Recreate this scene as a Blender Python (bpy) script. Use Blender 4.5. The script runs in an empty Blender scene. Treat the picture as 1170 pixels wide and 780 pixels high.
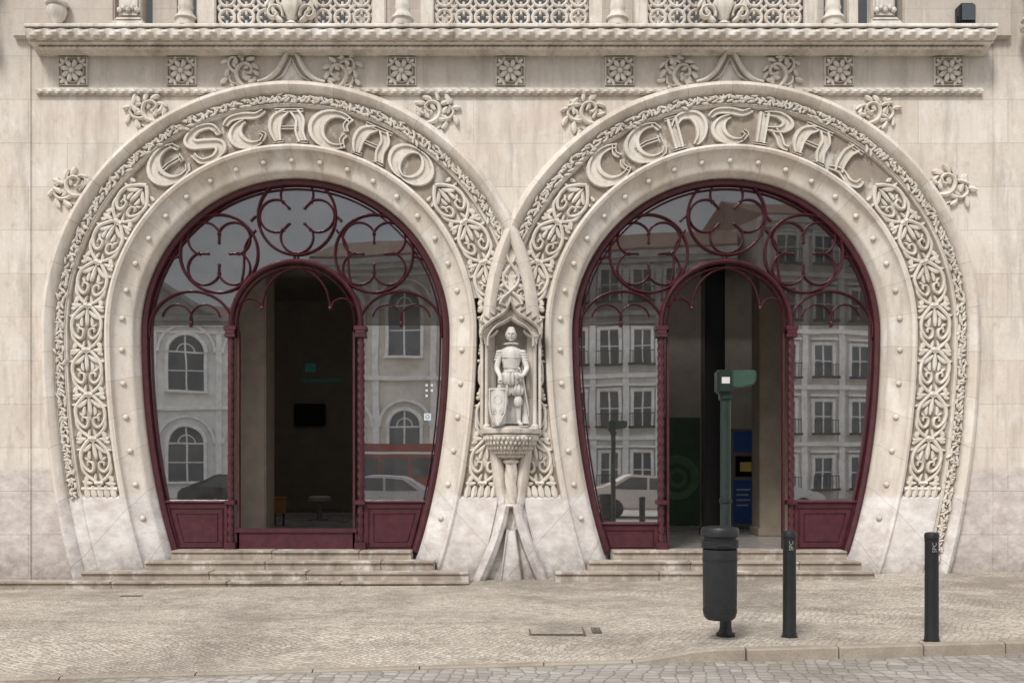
import bpy,bmesh,math,random
from mathutils import Vector,Matrix
random.seed(7)
PI=math.pi
scn=bpy.context.scene
C=scn.collection
def W(px,py,Y=0.0):
    d=14+Y; return Vector(((px-585)*d/1120, Y, 1.6+(532-py)*d/1120))
# ------------------------------------------------------------------ materials
def nm(name):
    m=bpy.data.materials.new(name); m.use_nodes=True
    nt=m.node_tree; b=nt.nodes['Principled BSDF']
    return m,nt,b
def nd(nt,t,**k):
    n=nt.nodes.new(t)
    for a,v in k.items(): setattr(n,a,v)
    return n
def ln(nt,a,b): nt.links.new(a,b)
def noise(nt,vec,scale,detail=6,rough=.6):
    n=nd(nt,'ShaderNodeTexNoise'); n.inputs['Scale'].default_value=scale
    n.inputs['Detail'].default_value=detail; n.inputs['Roughness'].default_value=rough
    if vec is not None: ln(nt,vec,n.inputs['Vector'])
    return n.outputs['Fac']
def mapr(nt,val,a,b,c=0,d=1):
    n=nd(nt,'ShaderNodeMapRange'); ln(nt,val,n.inputs[0])
    for i,x in enumerate((a,b,c,d)): n.inputs[i+1].default_value=x
    return n.outputs[0]
def mix(nt,fac,a,b,mode='MIX'):
    n=nd(nt,'ShaderNodeMix',data_type='RGBA',blend_type=mode)
    if isinstance(fac,(int,float)): n.inputs[0].default_value=fac
    else: ln(nt,fac,n.inputs[0])
    for s,x in ((6,a),(7,b)):
        if isinstance(x,tuple): n.inputs[s].default_value=(*x,1) if len(x)==3 else x
        else: ln(nt,x,n.inputs[s])
    return n.outputs[2]
def math_(nt,op,a,b=None,c=None):
    n=nd(nt,'ShaderNodeMath',operation=op)
    for i,x in enumerate((a,b,c)):
        if x is None: continue
        if isinstance(x,(int,float)): n.inputs[i].default_value=x
        else: ln(nt,x,n.inputs[i])
    return n.outputs[0]
def mapping(nt,vec,sc,rot=(0,0,0)):
    n=nd(nt,'ShaderNodeMapping'); ln(nt,vec,n.inputs[0]); n.inputs['Scale'].default_value=sc; n.inputs['Rotation'].default_value=rot
    return n.outputs[0]
def bump(nt,b,h,strength=.3,dist=.01):
    n=nd(nt,'ShaderNodeBump'); n.inputs['Strength'].default_value=strength; n.inputs['Distance'].default_value=dist
    ln(nt,h,n.inputs['Height']); ln(nt,n.outputs[0],b.inputs['Normal'])
def stone(name,c1,c2,stain=.35,joints=None,centre=None,lower=None,ao_dark=0.0,rough=.85,bs=.35,staincol=(.24,.20,.165),nj=38,aod=.07,ao_col=(.13,.105,.08)):
    m,nt,b=nm(name); pos=nd(nt,'ShaderNodeNewGeometry').outputs['Position']
    sep=nd(nt,'ShaderNodeSeparateXYZ'); ln(nt,pos,sep.inputs[0])
    col=mix(nt,mapr(nt,noise(nt,pos,1.1,8,.65),.35,.68),c1,c2)
    col=mix(nt,mapr(nt,noise(nt,pos,17,6,.7),.3,.7,0,.32),col,tuple(x*.74 for x in c1))
    col=mix(nt,mapr(nt,noise(nt,pos,95,3,.6),.58,.70,0,.4),col,tuple(x*.5 for x in c1))
    col=mix(nt,mapr(nt,noise(nt,pos,4.5,9,.75),.54,.65,0,.42),col,(c1[0]*.66,c1[1]*.61,c1[2]*.58))
    col=mix(nt,mapr(nt,noise(nt,mapping(nt,pos,(1.3,1,.8),(0,.6,0)),3.1,9,.72),.52,.64,0,.6),col,(.87,.85,.81))
    h=noise(nt,pos,70,5,.7)
    if joints=='brick':
        cb=nd(nt,'ShaderNodeCombineXYZ'); ln(nt,sep.outputs[0],cb.inputs[0]); ln(nt,sep.outputs[2],cb.inputs[1])
        br=nd(nt,'ShaderNodeTexBrick'); ln(nt,cb.outputs[0],br.inputs['Vector'])
        br.inputs['Scale'].default_value=1; br.inputs['Brick Width'].default_value=1.27; br.inputs['Row Height'].default_value=.62
        br.inputs['Mortar Size'].default_value=.0045; br.inputs['Mortar Smooth'].default_value=.5
        br.inputs['Color1'].default_value=(1,1,1,1); br.inputs['Color2'].default_value=(.87,.84,.81,1); br.inputs['Mortar'].default_value=(.62,.57,.52,1)
        br.offset=.43
        col=mix(nt,.85,col,br.outputs['Color'],'MULTIPLY')
        h=math_(nt,'SUBTRACT',h,math_(nt,'MULTIPLY',br.outputs['Fac'],.8))
        col=mix(nt,mapr(nt,noise(nt,mapping(nt,pos,(.5,.5,1.0)),1.3,3,.5),.52,.7,0,.4),col,(.68,.54,.45))
    if joints=='polar':
        x=math_(nt,'SUBTRACT',sep.outputs[0],centre[0]); z=math_(nt,'SUBTRACT',sep.outputs[2],centre[1])
        a=math_(nt,'ARCTAN2',x,z); a=math_(nt,'MULTIPLY',a,nj/(2*PI)); fr=math_(nt,'FRACT',math_(nt,'ADD',a,60.5))
        fr=math_(nt,'ABSOLUTE',math_(nt,'SUBTRACT',fr,.5))
        j=mapr(nt,fr,.0,.010,1,0)
        wn=nd(nt,'ShaderNodeTexWhiteNoise',noise_dimensions='1D'); ln(nt,math_(nt,'FLOOR',math_(nt,'ADD',a,61.0)),wn.inputs['W'])
        col=mix(nt,math_(nt,'MULTIPLY',wn.outputs['Value'],.45),col,(c1[0]*.78,c1[1]*.72,c1[2]*.66))
        col=mix(nt,math_(nt,'MULTIPLY',j,.65),col,(.24,.20,.165))
    st=noise(nt,mapping(nt,pos,(2.2,2.2,.35)),1.6,7,.68)
    col=mix(nt,mapr(nt,st,.48,.72,0,stain),col,staincol)
    st2=noise(nt,mapping(nt,pos,(9,9,.8)),1.3,5,.6)
    col=mix(nt,mapr(nt,st2,.55,.75,0,stain*.7),col,(.36,.30,.25))
    if joints=='brick':
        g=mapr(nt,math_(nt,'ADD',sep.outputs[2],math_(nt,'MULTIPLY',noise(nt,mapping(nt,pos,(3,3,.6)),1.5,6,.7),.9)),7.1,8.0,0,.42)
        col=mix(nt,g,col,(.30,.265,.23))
    if lower:
        zz=math_(nt,'ADD',sep.outputs[2],math_(nt,'MULTIPLY',noise(nt,pos,2.5),.12))
        f=mapr(nt,zz,lower[0]-.02,lower[0]+.06,1,0)
        lc=mix(nt,mapr(nt,noise(nt,mapping(nt,pos,(1,1,1.4),(0,.5,0)),3.5,9,.75),.38,.62),lower[1],lower[2])
        col=mix(nt,math_(nt,'MULTIPLY',f,.85),col,lc)
        if joints=='polar': col=mix(nt,math_(nt,'MULTIPLY',math_(nt,'MULTIPLY',j,f),.5),col,(.24,.21,.19))
        if joints=='brick': col=mix(nt,math_(nt,'MULTIPLY',math_(nt,'MULTIPLY',br.outputs['Fac'],f),.55),col,(.15,.13,.12))
        g=mapr(nt,sep.outputs[2],0.0,.6,.75,0)
        col=mix(nt,math_(nt,'MULTIPLY',g,mapr(nt,noise(nt,pos,5,7,.75),.3,.65)),col,(.14,.115,.10))
    if ao_dark>0:
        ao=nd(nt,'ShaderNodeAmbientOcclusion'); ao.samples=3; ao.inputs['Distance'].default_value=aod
        col=mix(nt,mapr(nt,ao.outputs['AO'],.2,.85,ao_dark,0),col,ao_col)  # occlusion shade plus crevice grime painted into the base colour
    ln(nt,col,b.inputs['Base Color']); b.inputs['Roughness'].default_value=rough
    bump(nt,b,h,bs,.012)
    return m
CREAM=(.75,.685,.605); CREAM2=(.84,.795,.735)
cz=(660-377)/80.; CX=((332-585)/80.,(835.5-585)/80.)
M={}
LOW=(1.60,(.42,.365,.35),(.71,.655,.625))
LOWL=(1.22,(.86,.845,.825),(.58,.52,.50))
M['wall']=stone('pale limestone ashlar',CREAM,CREAM2,.5,'brick',lower=LOW)
M['trim']=stone('weathered limestone trim',(.70,.635,.555),CREAM2,.65,ao_dark=.75)
M['carve']=stone('carved limestone',(.74,.68,.59),(.82,.77,.70),.4,ao_dark=.8,aod=.05)
M['ground_rel']=stone('dark recessed limestone',(.26,.215,.175),(.39,.335,.275),.4)  # carved band ground: recess shade and grime put into one darker colour
M['ring']=[stone('voussoir limestone',CREAM,CREAM2,.42,'polar',(c,cz),lower=LOWL,ao_dark=.45,nj=34) for c in CX]
M['statue']=stone('grey white marble',(.72,.69,.65),(.82,.80,.765),.35,ao_dark=.8,rough=.65,aod=.06,bs=.5)
M['niche']=stone('grey shaded niche stone',(.42,.38,.335),(.54,.50,.45),.4)  # niche back is nearly flat; its shade is put into this grey
M['step']=stone('worn step stone',(.38,.32,.265),(.52,.455,.385),.7,ao_dark=.4,rough=.7,staincol=(.13,.105,.085))
def stone_plain(name,c1,c2):
    m,nt,b=nm(name); pos=nd(nt,'ShaderNodeNewGeometry').outputs['Position']
    col=mix(nt,mapr(nt,noise(nt,pos,2.2,8,.7),.35,.65),c1,c2); col=mix(nt,mapr(nt,noise(nt,pos,60,4,.7),.5,.7,0,.5),col,tuple(x*.5 for x in c1))
    ln(nt,col,b.inputs['Base Color']); b.inputs['Roughness'].default_value=.8; bump(nt,b,noise(nt,pos,50,5,.7),.5,.012); return m
M['kerb']=stone_plain('worn kerb stone',(.30,.25,.20),(.45,.395,.33))
def plain(name,c,rough=.5,metal=0,var=.25,sc=20,b_=.1,em=0):
    m,nt,b=nm(name); pos=nd(nt,'ShaderNodeNewGeometry').outputs['Position']
    col=mix(nt,mapr(nt,noise(nt,pos,sc,6,.65),.35,.7,0,1),c,tuple(x*(1-var) for x in c))
    ln(nt,col,b.inputs['Base Color']); b.inputs['Metallic'].default_value=metal
    ln(nt,mapr(nt,noise(nt,pos,sc*.4),.3,.7,rough*.8,min(1,rough*1.2)),b.inputs['Roughness'])
    if b_: bump(nt,b,noise(nt,pos,sc*3),b_,.005)
    if em: ln(nt,col,b.inputs['Emission Color']); b.inputs['Emission Strength'].default_value=em
    return m
M['red']=plain('crimson painted iron',(.085,.017,.026),.45,var=.5,sc=9)
M['dark']=plain('charcoal painted metal',(.013,.015,.017),.5,var=.4,sc=15)
M['darklid']=plain('dark grey plastic',(.018,.020,.023),.55,var=.3,sc=15)
M['green']=plain('dark green painted metal',(.010,.026,.020),.45,var=.4,sc=15)
M['green2']=plain('faded green plastic',(.035,.085,.06),.5,var=.3,sc=15)
M['white']=plain('white sticker',(.7,.7,.68),.6,var=.15)
M['paint']=plain('worn pale paint marks',(.38,.38,.37),.6,var=.4)
M['lobby']=plain('dim lobby plaster',(.42,.38,.33),.7,var=.25,sc=2)
M['lobbyfloor']=plain('polished grey lobby floor',(.36,.34,.32),.25,var=.25,sc=4)
M['pillar']=plain('brown stone pillar',(.36,.30,.235),.6,var=.25,sc=4)
M['black']=plain('black screen',(.006,.006,.007),.2,var=.2)
M['wood']=plain('light varnished wood',(.60,.28,.09),.4,var=.3)  # bright colour stands in for light on the lobby box
M['blue']=plain('blue machine front with added glow',(.03,.09,.30),.4,var=.3,em=.03)  # faint glow added so the panels show in the dim lobby
M['yellow']=plain('lit yellow machine screen',(.5,.36,.1),.4,var=.2,em=.06)
M['lgreen']=plain('green wall panel',(.10,.18,.11),.5,var=.3,sc=3)
M['lgreen2']=plain('light green wall panel',(.18,.32,.18),.5,var=.2,sc=3)
M['grey']=plain('grey metal',(.3,.3,.3),.4,metal=.3)
M['teal']=plain('teal wall lettering',(.06,.34,.30),.5,var=.1,em=.045)  # slight emission added to lift the sign out of the dark; not a lamp
M['sblue']=plain('blue sticker',(.05,.25,.6),.5,var=.1)
M['vred']=plain('dull red vehicle paint',(.26,.065,.05),.35,var=.2,sc=3)
M['vgrey']=plain('silver vehicle paint',(.45,.46,.48),.3,metal=.3,var=.1)
M['tyre']=plain('black rubber',(.012,.012,.012),.8)
M['roof']=plain('terracotta roof tile',(.36,.20,.13),.8,var=.4,sc=8)
M['f1']=plain('cream painted plaster',(.70,.65,.56),.85,var=.35,sc=1)
M['f2']=plain('white painted plaster',(.80,.78,.74),.85,var=.35,sc=1)
M['f3']=plain('pale grey plaster',(.66,.65,.61),.85,var=.35,sc=1)
M['f4']=plain('pale pink plaster',(.70,.63,.57),.85,var=.35,sc=1)
M['trimw']=plain('white window stone',(.84,.82,.78),.8,var=.3,sc=3)
M['pane']=plain('dark window glass',(.07,.08,.09),.08,var=.2,b_=0)
def glass(name,refl,tint):
    m,nt,b=nm(name); nt.nodes.remove(b); out=nt.nodes['Material Output']
    pos=nd(nt,'ShaderNodeNewGeometry').outputs['Position']
    g=nd(nt,'ShaderNodeBsdfGlossy'); g.inputs['Roughness'].default_value=.012; g.inputs['Color'].default_value=(.94,.96,1,1)
    t=nd(nt,'ShaderNodeBsdfTransparent'); t.inputs[0].default_value=(*tint,1)
    bp=nd(nt,'ShaderNodeBump'); bp.inputs['Strength'].default_value=.08; bp.inputs['Distance'].default_value=.01
    ln(nt,noise(nt,pos,1.2,1,.4),bp.inputs['Height']); ln(nt,bp.outputs[0],g.inputs['Normal'])
    d=nd(nt,'ShaderNodeBsdfDiffuse'); d.inputs[0].default_value=(.45,.43,.40,1)
    mx=nd(nt,'ShaderNodeMixShader'); mx.inputs[0].default_value=refl; ln(nt,t.outputs[0],mx.inputs[1]); ln(nt,g.outputs[0],mx.inputs[2])
    m2=nd(nt,'ShaderNodeMixShader'); ln(nt,mapr(nt,noise(nt,pos,3,6,.7),.35,.8,.02,.08),m2.inputs[0])
    ln(nt,mx.outputs[0],m2.inputs[1]); ln(nt,d.outputs[0],m2.inputs[2]); ln(nt,m2.outputs[0],out.inputs[0])
    return m
M['glass']=glass('reflective door glass',.64,(.5,.5,.5))
M['glass2']=glass('dusty tracery glass',.17,(.4,.4,.42))
def cobble(name,c1,c2,scale,gap,rot,rnd=.55,patch=(.18,.15,.125),pf=.5):
    m,nt,b=nm(name); pos=nd(nt,'ShaderNodeNewGeometry').outputs['Position']
    v=mapping(nt,pos,(1,1,0),(0,0,rot))
    nz=nd(nt,'ShaderNodeTexNoise'); nz.inputs['Scale'].default_value=.7; ln(nt,v,nz.inputs['Vector'])
    vm=nd(nt,'ShaderNodeVectorMath',operation='MULTIPLY_ADD'); ln(nt,nz.outputs['Color'],vm.inputs[0]); vm.inputs[1].default_value=(.6,.6,0); ln(nt,v,vm.inputs[2])
    vv=vm.outputs[0]
    e=nd(nt,'ShaderNodeTexVoronoi',feature='DISTANCE_TO_EDGE',voronoi_dimensions='2D'); e.inputs['Scale'].default_value=scale; e.inputs['Randomness'].default_value=rnd; ln(nt,vv,e.inputs['Vector'])
    f=nd(nt,'ShaderNodeTexVoronoi',voronoi_dimensions='2D'); f.inputs['Scale'].default_value=scale; f.inputs['Randomness'].default_value=rnd; ln(nt,vv,f.inputs['Vector'])
    sp=nd(nt,'ShaderNodeSeparateColor'); ln(nt,f.outputs['Color'],sp.inputs[0])
    col=mix(nt,sp.outputs[0],c1,c2)
    col=mix(nt,mapr(nt,sp.outputs[1],.7,1,0,.65),col,tuple(x*.5 for x in c1))
    col=mix(nt,mapr(nt,sp.outputs[2],.8,1,0,.5),col,tuple(min(.75,x*1.3) for x in c1))
    col=mix(nt,mapr(nt,noise(nt,pos,.45,8,.72),.46,.60,0,pf),col,patch)
    col=mix(nt,mapr(nt,noise(nt,mapping(nt,pos,(.3,1.1,1)),1.5,7,.7),.50,.68,0,pf*.8),col,tuple(x*1.3 for x in patch))
    col=mix(nt,mapr(nt,noise(nt,pos,9,4,.7),.60,.72,0,.35),col,tuple(x*.8 for x in patch))
    ed=mapr(nt,e.outputs['Distance'],0,gap,1,0)
    col=mix(nt,math_(nt,'MULTIPLY',ed,.75),col,(.12,.10,.08))
    ln(nt,col,b.inputs['Base Color']); b.inputs['Roughness'].default_value=.7
    h=math_(nt,'ADD',mapr(nt,e.outputs['Distance'],0,gap*2.2,0,1),math_(nt,'MULTIPLY',noise(nt,pos,60),.35))
    bump(nt,b,h,.6,.014)
    return m
M['pave']=cobble('small limestone cobbles',(.63,.565,.485),(.50,.44,.37),17,.10,.6,pf=.6)
M['road']=cobble('granite setts',(.48,.45,.41),(.36,.335,.31),8.5,.09,.12,.35)
M['iron']=plain('rusty cast iron cover',(.15,.125,.10),.6,var=.5,sc=20)
# ------------------------------------------------------------------ mesh helpers
def finish(me,mats,smooth):
    for m in (mats if isinstance(mats,(list,tuple)) else [mats]): me.materials.append(m)
    if smooth:
        me.polygons.foreach_set('use_smooth',[True]*len(me.polygons))
        try: me.set_sharp_from_angle(angle=math.radians(42))
        except Exception: pass
def obj(name,bm,mat,parent=None,smooth=False,recalc=True,loc=None):
    if recalc: bmesh.ops.recalc_face_normals(bm,faces=bm.faces)
    me=bpy.data.meshes.new(name); bm.to_mesh(me); bm.free(); finish(me,mat,smooth)
    o=bpy.data.objects.new(name,me); C.objects.link(o); o.parent=parent
    if loc: o.location=loc
    return o
def tag(o,label=None,cat=None,group=None,kind=None):
    if label:o['label']=label
    if cat:o['category']=cat
    if group:o['group']=group
    if kind:o['kind']=kind
    return o
def empty(name,loc,label,cat,group=None,rz=0):
    o=bpy.data.objects.new(name,None); o.empty_display_size=.2; C.objects.link(o); o.location=loc; o.rotation_euler=(0,0,rz)
    return tag(o,label,cat,group)
def copy_tree(o,parent=None):
    c=o.copy(); C.objects.link(c); c.parent=parent
    for ch in list(o.children): copy_tree(ch,c)
    return c
def box(bm,x0,x1,y0,y1,z0,z1,bev=0):
    t=bmesh.new() if bev else bm
    v=[t.verts.new((x,y,z)) for x in (x0,x1) for y in (y0,y1) for z in (z0,z1)]
    for f in ((0,1,3,2),(4,6,7,5),(0,4,5,1),(2,3,7,6),(0,2,6,4),(1,5,7,3)): t.faces.new([v[i] for i in f])
    if bev:
        bmesh.ops.bevel(t,geom=t.edges[:],offset=bev,segments=2,affect='EDGES')
        merge(bm,t)
def merge(bm,t,mat=None):
    vm={}
    for v in t.verts: vm[v]=bm.verts.new(mat@v.co if mat else v.co)
    for f in t.faces:
        try: bm.faces.new([vm[v] for v in f.verts])
        except ValueError: pass
    t.free()
def tube(bm,pts,r,seg=8,cap=True):
    pts=[Vector(p) for p in pts]; n=len(pts); rows=[]
    for i,p in enumerate(pts):
        t=(pts[min(i+1,n-1)]-pts[max(i-1,0)]).normalized()
        a=Vector((0,1,0)) if abs(t.y)<.9 else Vector((1,0,0))
        u=t.cross(a).normalized(); w=t.cross(u)
        rr=r[i] if isinstance(r,(list,tuple)) else r
        rows.append([bm.verts.new(p+(u*math.cos(2*PI*k/seg)+w*math.sin(2*PI*k/seg))*rr) for k in range(seg)])
    for i in range(n-1):
        for k in range(seg): bm.faces.new((rows[i][k],rows[i][(k+1)%seg],rows[i+1][(k+1)%seg],rows[i+1][k]))
    if cap: bm.faces.new(rows[0][::-1]); bm.faces.new(rows[-1])
def rope(bm,p0,p1,R,pitch,seg=12,strands=3,amp=.16,res=8):
    p0=Vector(p0);p1=Vector(p1);L=(p1-p0).length;t=(p1-p0)/L
    a=Vector((0,1,0)); u=t.cross(a).normalized(); w=t.cross(u)
    n=max(2,int(L/pitch*res)); prev=None
    for i in range(n+1):
        d=L*i/n; ph=d/pitch*2*PI/1
        row=[]
        for k in range(seg):
            th=2*PI*k/seg
            r=R*(1-amp+amp*2*abs(math.sin((strands*th+ph)/2)))
            row.append(bm.verts.new(p0+t*d+(u*math.cos(th)+w*math.sin(th))*r))
        if prev:
            for k in range(seg): bm.faces.new((prev[k],prev[(k+1)%seg],row[(k+1)%seg],row[k]))
        else: bm.faces.new(row)
        prev=row
    bm.faces.new(prev[::-1])
def lathe(bm,prof,seg=24,c=(0,0,0),mod=None,ang=2*PI):
    rows=[]
    for r,z in prof:
        rows.append([bm.verts.new((c[0]+r*(mod(2*PI*k/seg,z) if mod else 1)*math.cos(2*PI*k/seg),c[1]+r*(mod(2*PI*k/seg,z) if mod else 1)*math.sin(2*PI*k/seg),c[2]+z)) for k in range(seg)])
    for a,b in zip(rows,rows[1:]):
        for k in range(seg): bm.faces.new((a[k],a[(k+1)%seg],b[(k+1)%seg],b[k]))
    bm.faces.new(rows[0][::-1]); bm.faces.new(rows[-1])
def prism_x(bm,prof,x0,x1):
    a=[bm.verts.new((x0,y,z)) for y,z in prof]; b=[bm.verts.new((x1,y,z)) for y,z in prof]; n=len(prof)
    for i in range(n): bm.faces.new((a[i],a[(i+1)%n],b[(i+1)%n],b[i]))
    bm.faces.new(a); bm.faces.new(b[::-1])
def slab(bm,pts,y0,y1):
    a=[bm.verts.new((x,y0,z)) for x,z in pts]; b=[bm.verts.new((x,y1,z)) for x,z in pts]; n=len(pts)
    for i in range(n): bm.faces.new((a[i],a[(i+1)%n],b[(i+1)%n],b[i]))
    bm.faces.new(a); bm.faces.new(b[::-1])
def arc(cx,cy,rx,ry,a0,a1,n=14):
    return [(cx+rx*math.cos(math.radians(a0+(a1-a0)*i/n)),cy+ry*math.sin(math.radians(a0+(a1-a0)*i/n))) for i in range(n+1)]
def smooth(p,n=5):
    out=[];P=[p[0]]+list(p)+[p[-1]]
    for i in range(1,len(P)-2):
        a,b,c,d=P[i-1],P[i],P[i+1],P[i+2]
        for k in range(n):
            t=k/n
            out.append(tuple(.5*(2*b[j]+(c[j]-a[j])*t+(2*a[j]-5*b[j]+4*c[j]-d[j])*t*t+(3*b[j]-a[j]-3*c[j]+d[j])*t**3) for j in (0,1)))
    out.append(tuple(p[-1])); return out
def ribbon(bm,pts,w,h,f,keep=None,flat=0):
    if keep:
        runs=[];cur=[]
        for i,p in enumerate(pts):
            if keep(*p): cur.append((p,i))
            else:
                if len(cur)>1: runs.append(cur)
                cur=[]
        if len(cur)>1: runs.append(cur)
    else: runs=[[(p,i) for i,p in enumerate(pts)]]
    N=len(pts)-1
    if flat==2: offs,hs=(-1,-.9,-.5,-.38,.38,.5,.9,1),(0,1,1,.5,.5,1,1,0)
    elif flat: offs,hs=(-1,-.8,0,.8,1),(0,1,1,1,0)
    else: offs,hs=(-1,-.68,0,.68,1),(0,.75,1,.75,0)
    m=len(offs)-1
    for run in runs:
        prev=None; n=len(run)
        for i,(p,gi) in enumerate(run):
            a=run[max(i-1,0)][0]; b=run[min(i+1,n-1)][0]
            tx,ty=b[0]-a[0],b[1]-a[1]; L=math.hypot(tx,ty) or 1; nx,ny=-ty/L,tx/L
            ww=w(gi/N) if callable(w) else w
            row=[bm.verts.new(f(p[0]+nx*ww*o,p[1]+ny*ww*o,h*q)) for o,q in zip(offs,hs)]
            if prev:
                for k in range(m): bm.faces.new((prev[k],prev[k+1],row[k+1],row[k]))
            else: bm.faces.new(row)
            prev=row
        bm.faces.new(prev[::-1])
def leaf(bm,u,v,ang,l,w,h,f,keep=None,curl=0):
    c,s=math.cos(math.radians(ang)),math.sin(math.radians(ang))
    ribbon(bm,[(u+c*l*t-s*curl*t*t*l,v+s*l*t+c*curl*t*t*l) for t in (0,.2,.45,.7,.9,1)],lambda t:.15*w+w*max(0,math.sin(PI*min(1,t*.92+.06)))**.8,h,f,keep)
def spiral(u,v,r0,a0,turns,n=22,dirn=1,r1=.15):
    return [(u+r0*(1-(1-r1)*i/n)*math.cos(math.radians(a0)+dirn*2*PI*turns*i/n),v+r0*(1-(1-r1)*i/n)*math.sin(math.radians(a0)+dirn*2*PI*turns*i/n)) for i in range(n+1)]
def ball(bm,c,r,sub=2,sc=(1,1,1)):
    t=bmesh.new(); bmesh.ops.create_icosphere(t,subdivisions=sub,radius=r)
    merge(bm,t,Matrix.Translation(c)@Matrix.Diagonal((*sc,1)))
def textobj(name,body,size,mat,parent,mw,ext=.001):
    cu=bpy.data.curves.new(name,'FONT'); cu.body=body; cu.size=size; cu.extrude=ext; cu.align_x='CENTER'; cu.align_y='CENTER'
    t=bpy.data.objects.new(name,cu); C.objects.link(t); dg=bpy.context.evaluated_depsgraph_get()
    me=bpy.data.meshes.new_from_object(t.evaluated_get(dg)); bpy.data.objects.remove(t)
    me.transform(mw); me.materials.clear(); me.materials.append(mat); me.name=name
    o=bpy.data.objects.new(name,me); C.objects.link(o); o.parent=parent; return o
# ------------------------------------------------------------------ horseshoe geometry (units: 1/80 m)
R0=232.; SQ=PI/2*R0
def bb(r): return 418+(r-177)*1.5
def ringpt(s,r):
    if abs(s)<=SQ: t=s/R0; return r*math.sin(t),r*math.cos(t)
    dz=abs(s)-SQ; x=r*math.sqrt(max(0,1-(dz/bb(r))**2)); return math.copysign(x,s),-dz
def reff(x,z):
    if z>=0: return math.hypot(x,z)
    r=abs(x)
    for _ in range(8): r=abs(x)/math.sqrt(max(.05,1-(z/bb(r))**2))
    return r
def fring(i,Y0):
    def f(s,r,h):
        x,z=ringpt(s,r); return Vector((CX[i]+x/80,Y0-h,cz+z/80))
    return f
def other(i,s,r):
    x,z=ringpt(s,r); X=CX[i]*80+x; return reff(X-CX[1-i]*80,z)
# ================================================================== SETTING
def yk(x): return -5.80+.138*x
def cl(x): return max(0.,min(1.,x))
def sm(x): x=cl(x); return x*x*(3-2*x)
def hz(x,y):
    base=.012*x*cl(1+y/5)
    return base-.085*sm((1.75-x)/.75)*sm(1-(y-yk(x)-.1)/1.7)+.004*math.sin(x*1.3+y)*cl(y-yk(x))
bm=bmesh.new(); nx,ny=160,44; g=[]
for i in range(nx+1):
    x=-18+36*i/nx; row=[]
    for j in range(ny+1):
        y0=yk(x)+.15; y=y0+(.9-y0)*j/ny; row.append(bm.verts.new((x,y,hz(x,y))))
    g.append(row)
for i in range(nx):
    for j in range(ny): bm.faces.new((g[i][j],g[i+1][j],g[i+1][j+1],g[i][j+1]))
tag(obj('pavement',bm,M['pave'],smooth=True,recalc=False),kind='structure')
bm=bmesh.new(); S_=260
v=[bm.verts.new(p) for p in ((-S_,-S_,-.1),(S_,-S_,-.1),(S_,S_,-.1),(-S_,S_,-.1))]; bm.faces.new(v)
tag(obj('road',bm,M['road'],recalc=False),kind='structure')
bm=bmesh.new(); x=-18.
while x<18:
    L=random.uniform(.75,1.05); x1=x+L-.012
    n=4; rows=[]; wd=.10 if x<1.3 else .14
    for k in range(n+1):
        xx=x+(x1-x)*k/n; y=yk(xx)+(.17-wd); zt=hz(xx,yk(xx)+.17)+.006
        zt=max(zt,-.088)
        rows.append([bm.verts.new(p) for p in ((xx,y+wd,zt-.15),(xx,y+wd,zt),(xx,y+.03,zt),(xx,y+.008,zt-.012),(xx,y,zt-.15))])
    for a,b in zip(rows,rows[1:]):
        for q in range(4): bm.faces.new((a[q],a[q+1],b[q+1],b[q]))
    bm.faces.new(rows[0]); bm.faces.new(rows[-1][::-1]); x+=L
tag(obj('kerb',bm,M['kerb']),kind='structure')
def gp(px,py): d=1792./(py-532); return (px-585)*d/1120, d-14
def cover(px,py,w,dep,label,frame=.03):
    x,y=gp(px,py); e=empty('utility_cover',(x,y,hz(x,y)),label,'utility cover')
    bm=bmesh.new()
    for a in ((-w,w,-dep,-dep+frame),(-w,w,dep-frame,dep),(-w,-w+frame,-dep+frame,dep-frame),(w-frame,w,-dep+frame,dep-frame)): box(bm,a[0],a[1],a[2],a[3],-.02,.008)
    obj('frame',bm,M['iron'],e)
    bm=bmesh.new(); box(bm,-w+frame+.006,w-frame-.006,-dep+frame+.006,dep-frame-.006,-.02,.007); obj('lid',bm,M['pave'] if w>.2 else M['iron'],e)
cover(636,719,.27,.20,'rectangular pavement cover filled with cobbles, left of the litter bin',.012)
cover(681,718,.045,.14,'narrow dark strip cover beside the cobble filled cover',.014)
cover(150,677,.13,.05,'small dark cover by the leftmost end of the steps',.02)
# ================================================================== STATION BUILDING
B=empty('station_building',(0,0,0),'ornate pale limestone station front with two horseshoe arches and carved lettering','building')
bm=bmesh.new(); cell=.07; X0,X1,Z0,Z1=-15.4,15.4,-.2,7.74
nx=int((X1-X0)/cell); nz=int((Z1-Z0)/cell); vv={}
def gv(i,j):
    if (i,j) not in vv: vv[i,j]=bm.verts.new((X0+cell*i,0,Z0+cell*j))
    return vv[i,j]
for i in range(nx):
    x=X0+cell*(i+.5)
    for j in range(nz+1):
        z=Z0+cell*(j+.5)
        rr=[reff((x-CX[k])*80,(z-cz)*80) for k in (0,1)]
        if min(rr)<269 and not (rr[0]<281 and rr[1]<281): continue
        bm.faces.new((gv(i,j),gv(i+1,j),gv(i+1,j+1),gv(i,j+1)))
obj('wall',bm,M['wall'],B,recalc=False)
for a,b_ in ((-15.4,-6.86),(6.86,15.4)):
    bm=bmesh.new(); box(bm,a,b_,-.018,.3,-.2,16,.01); obj('pier',bm,M['wall'],B)
bm=bmesh.new(); box(bm,-15.4,15.4,1.2,1.5,7.7,16); obj('upper_wall',bm,M['wall'],B)
bm=bmesh.new(); box(bm,-15.4,15.4,-.0,1.3,7.60,7.70); obj('balcony_floor',bm,M['trim'],B)
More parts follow.
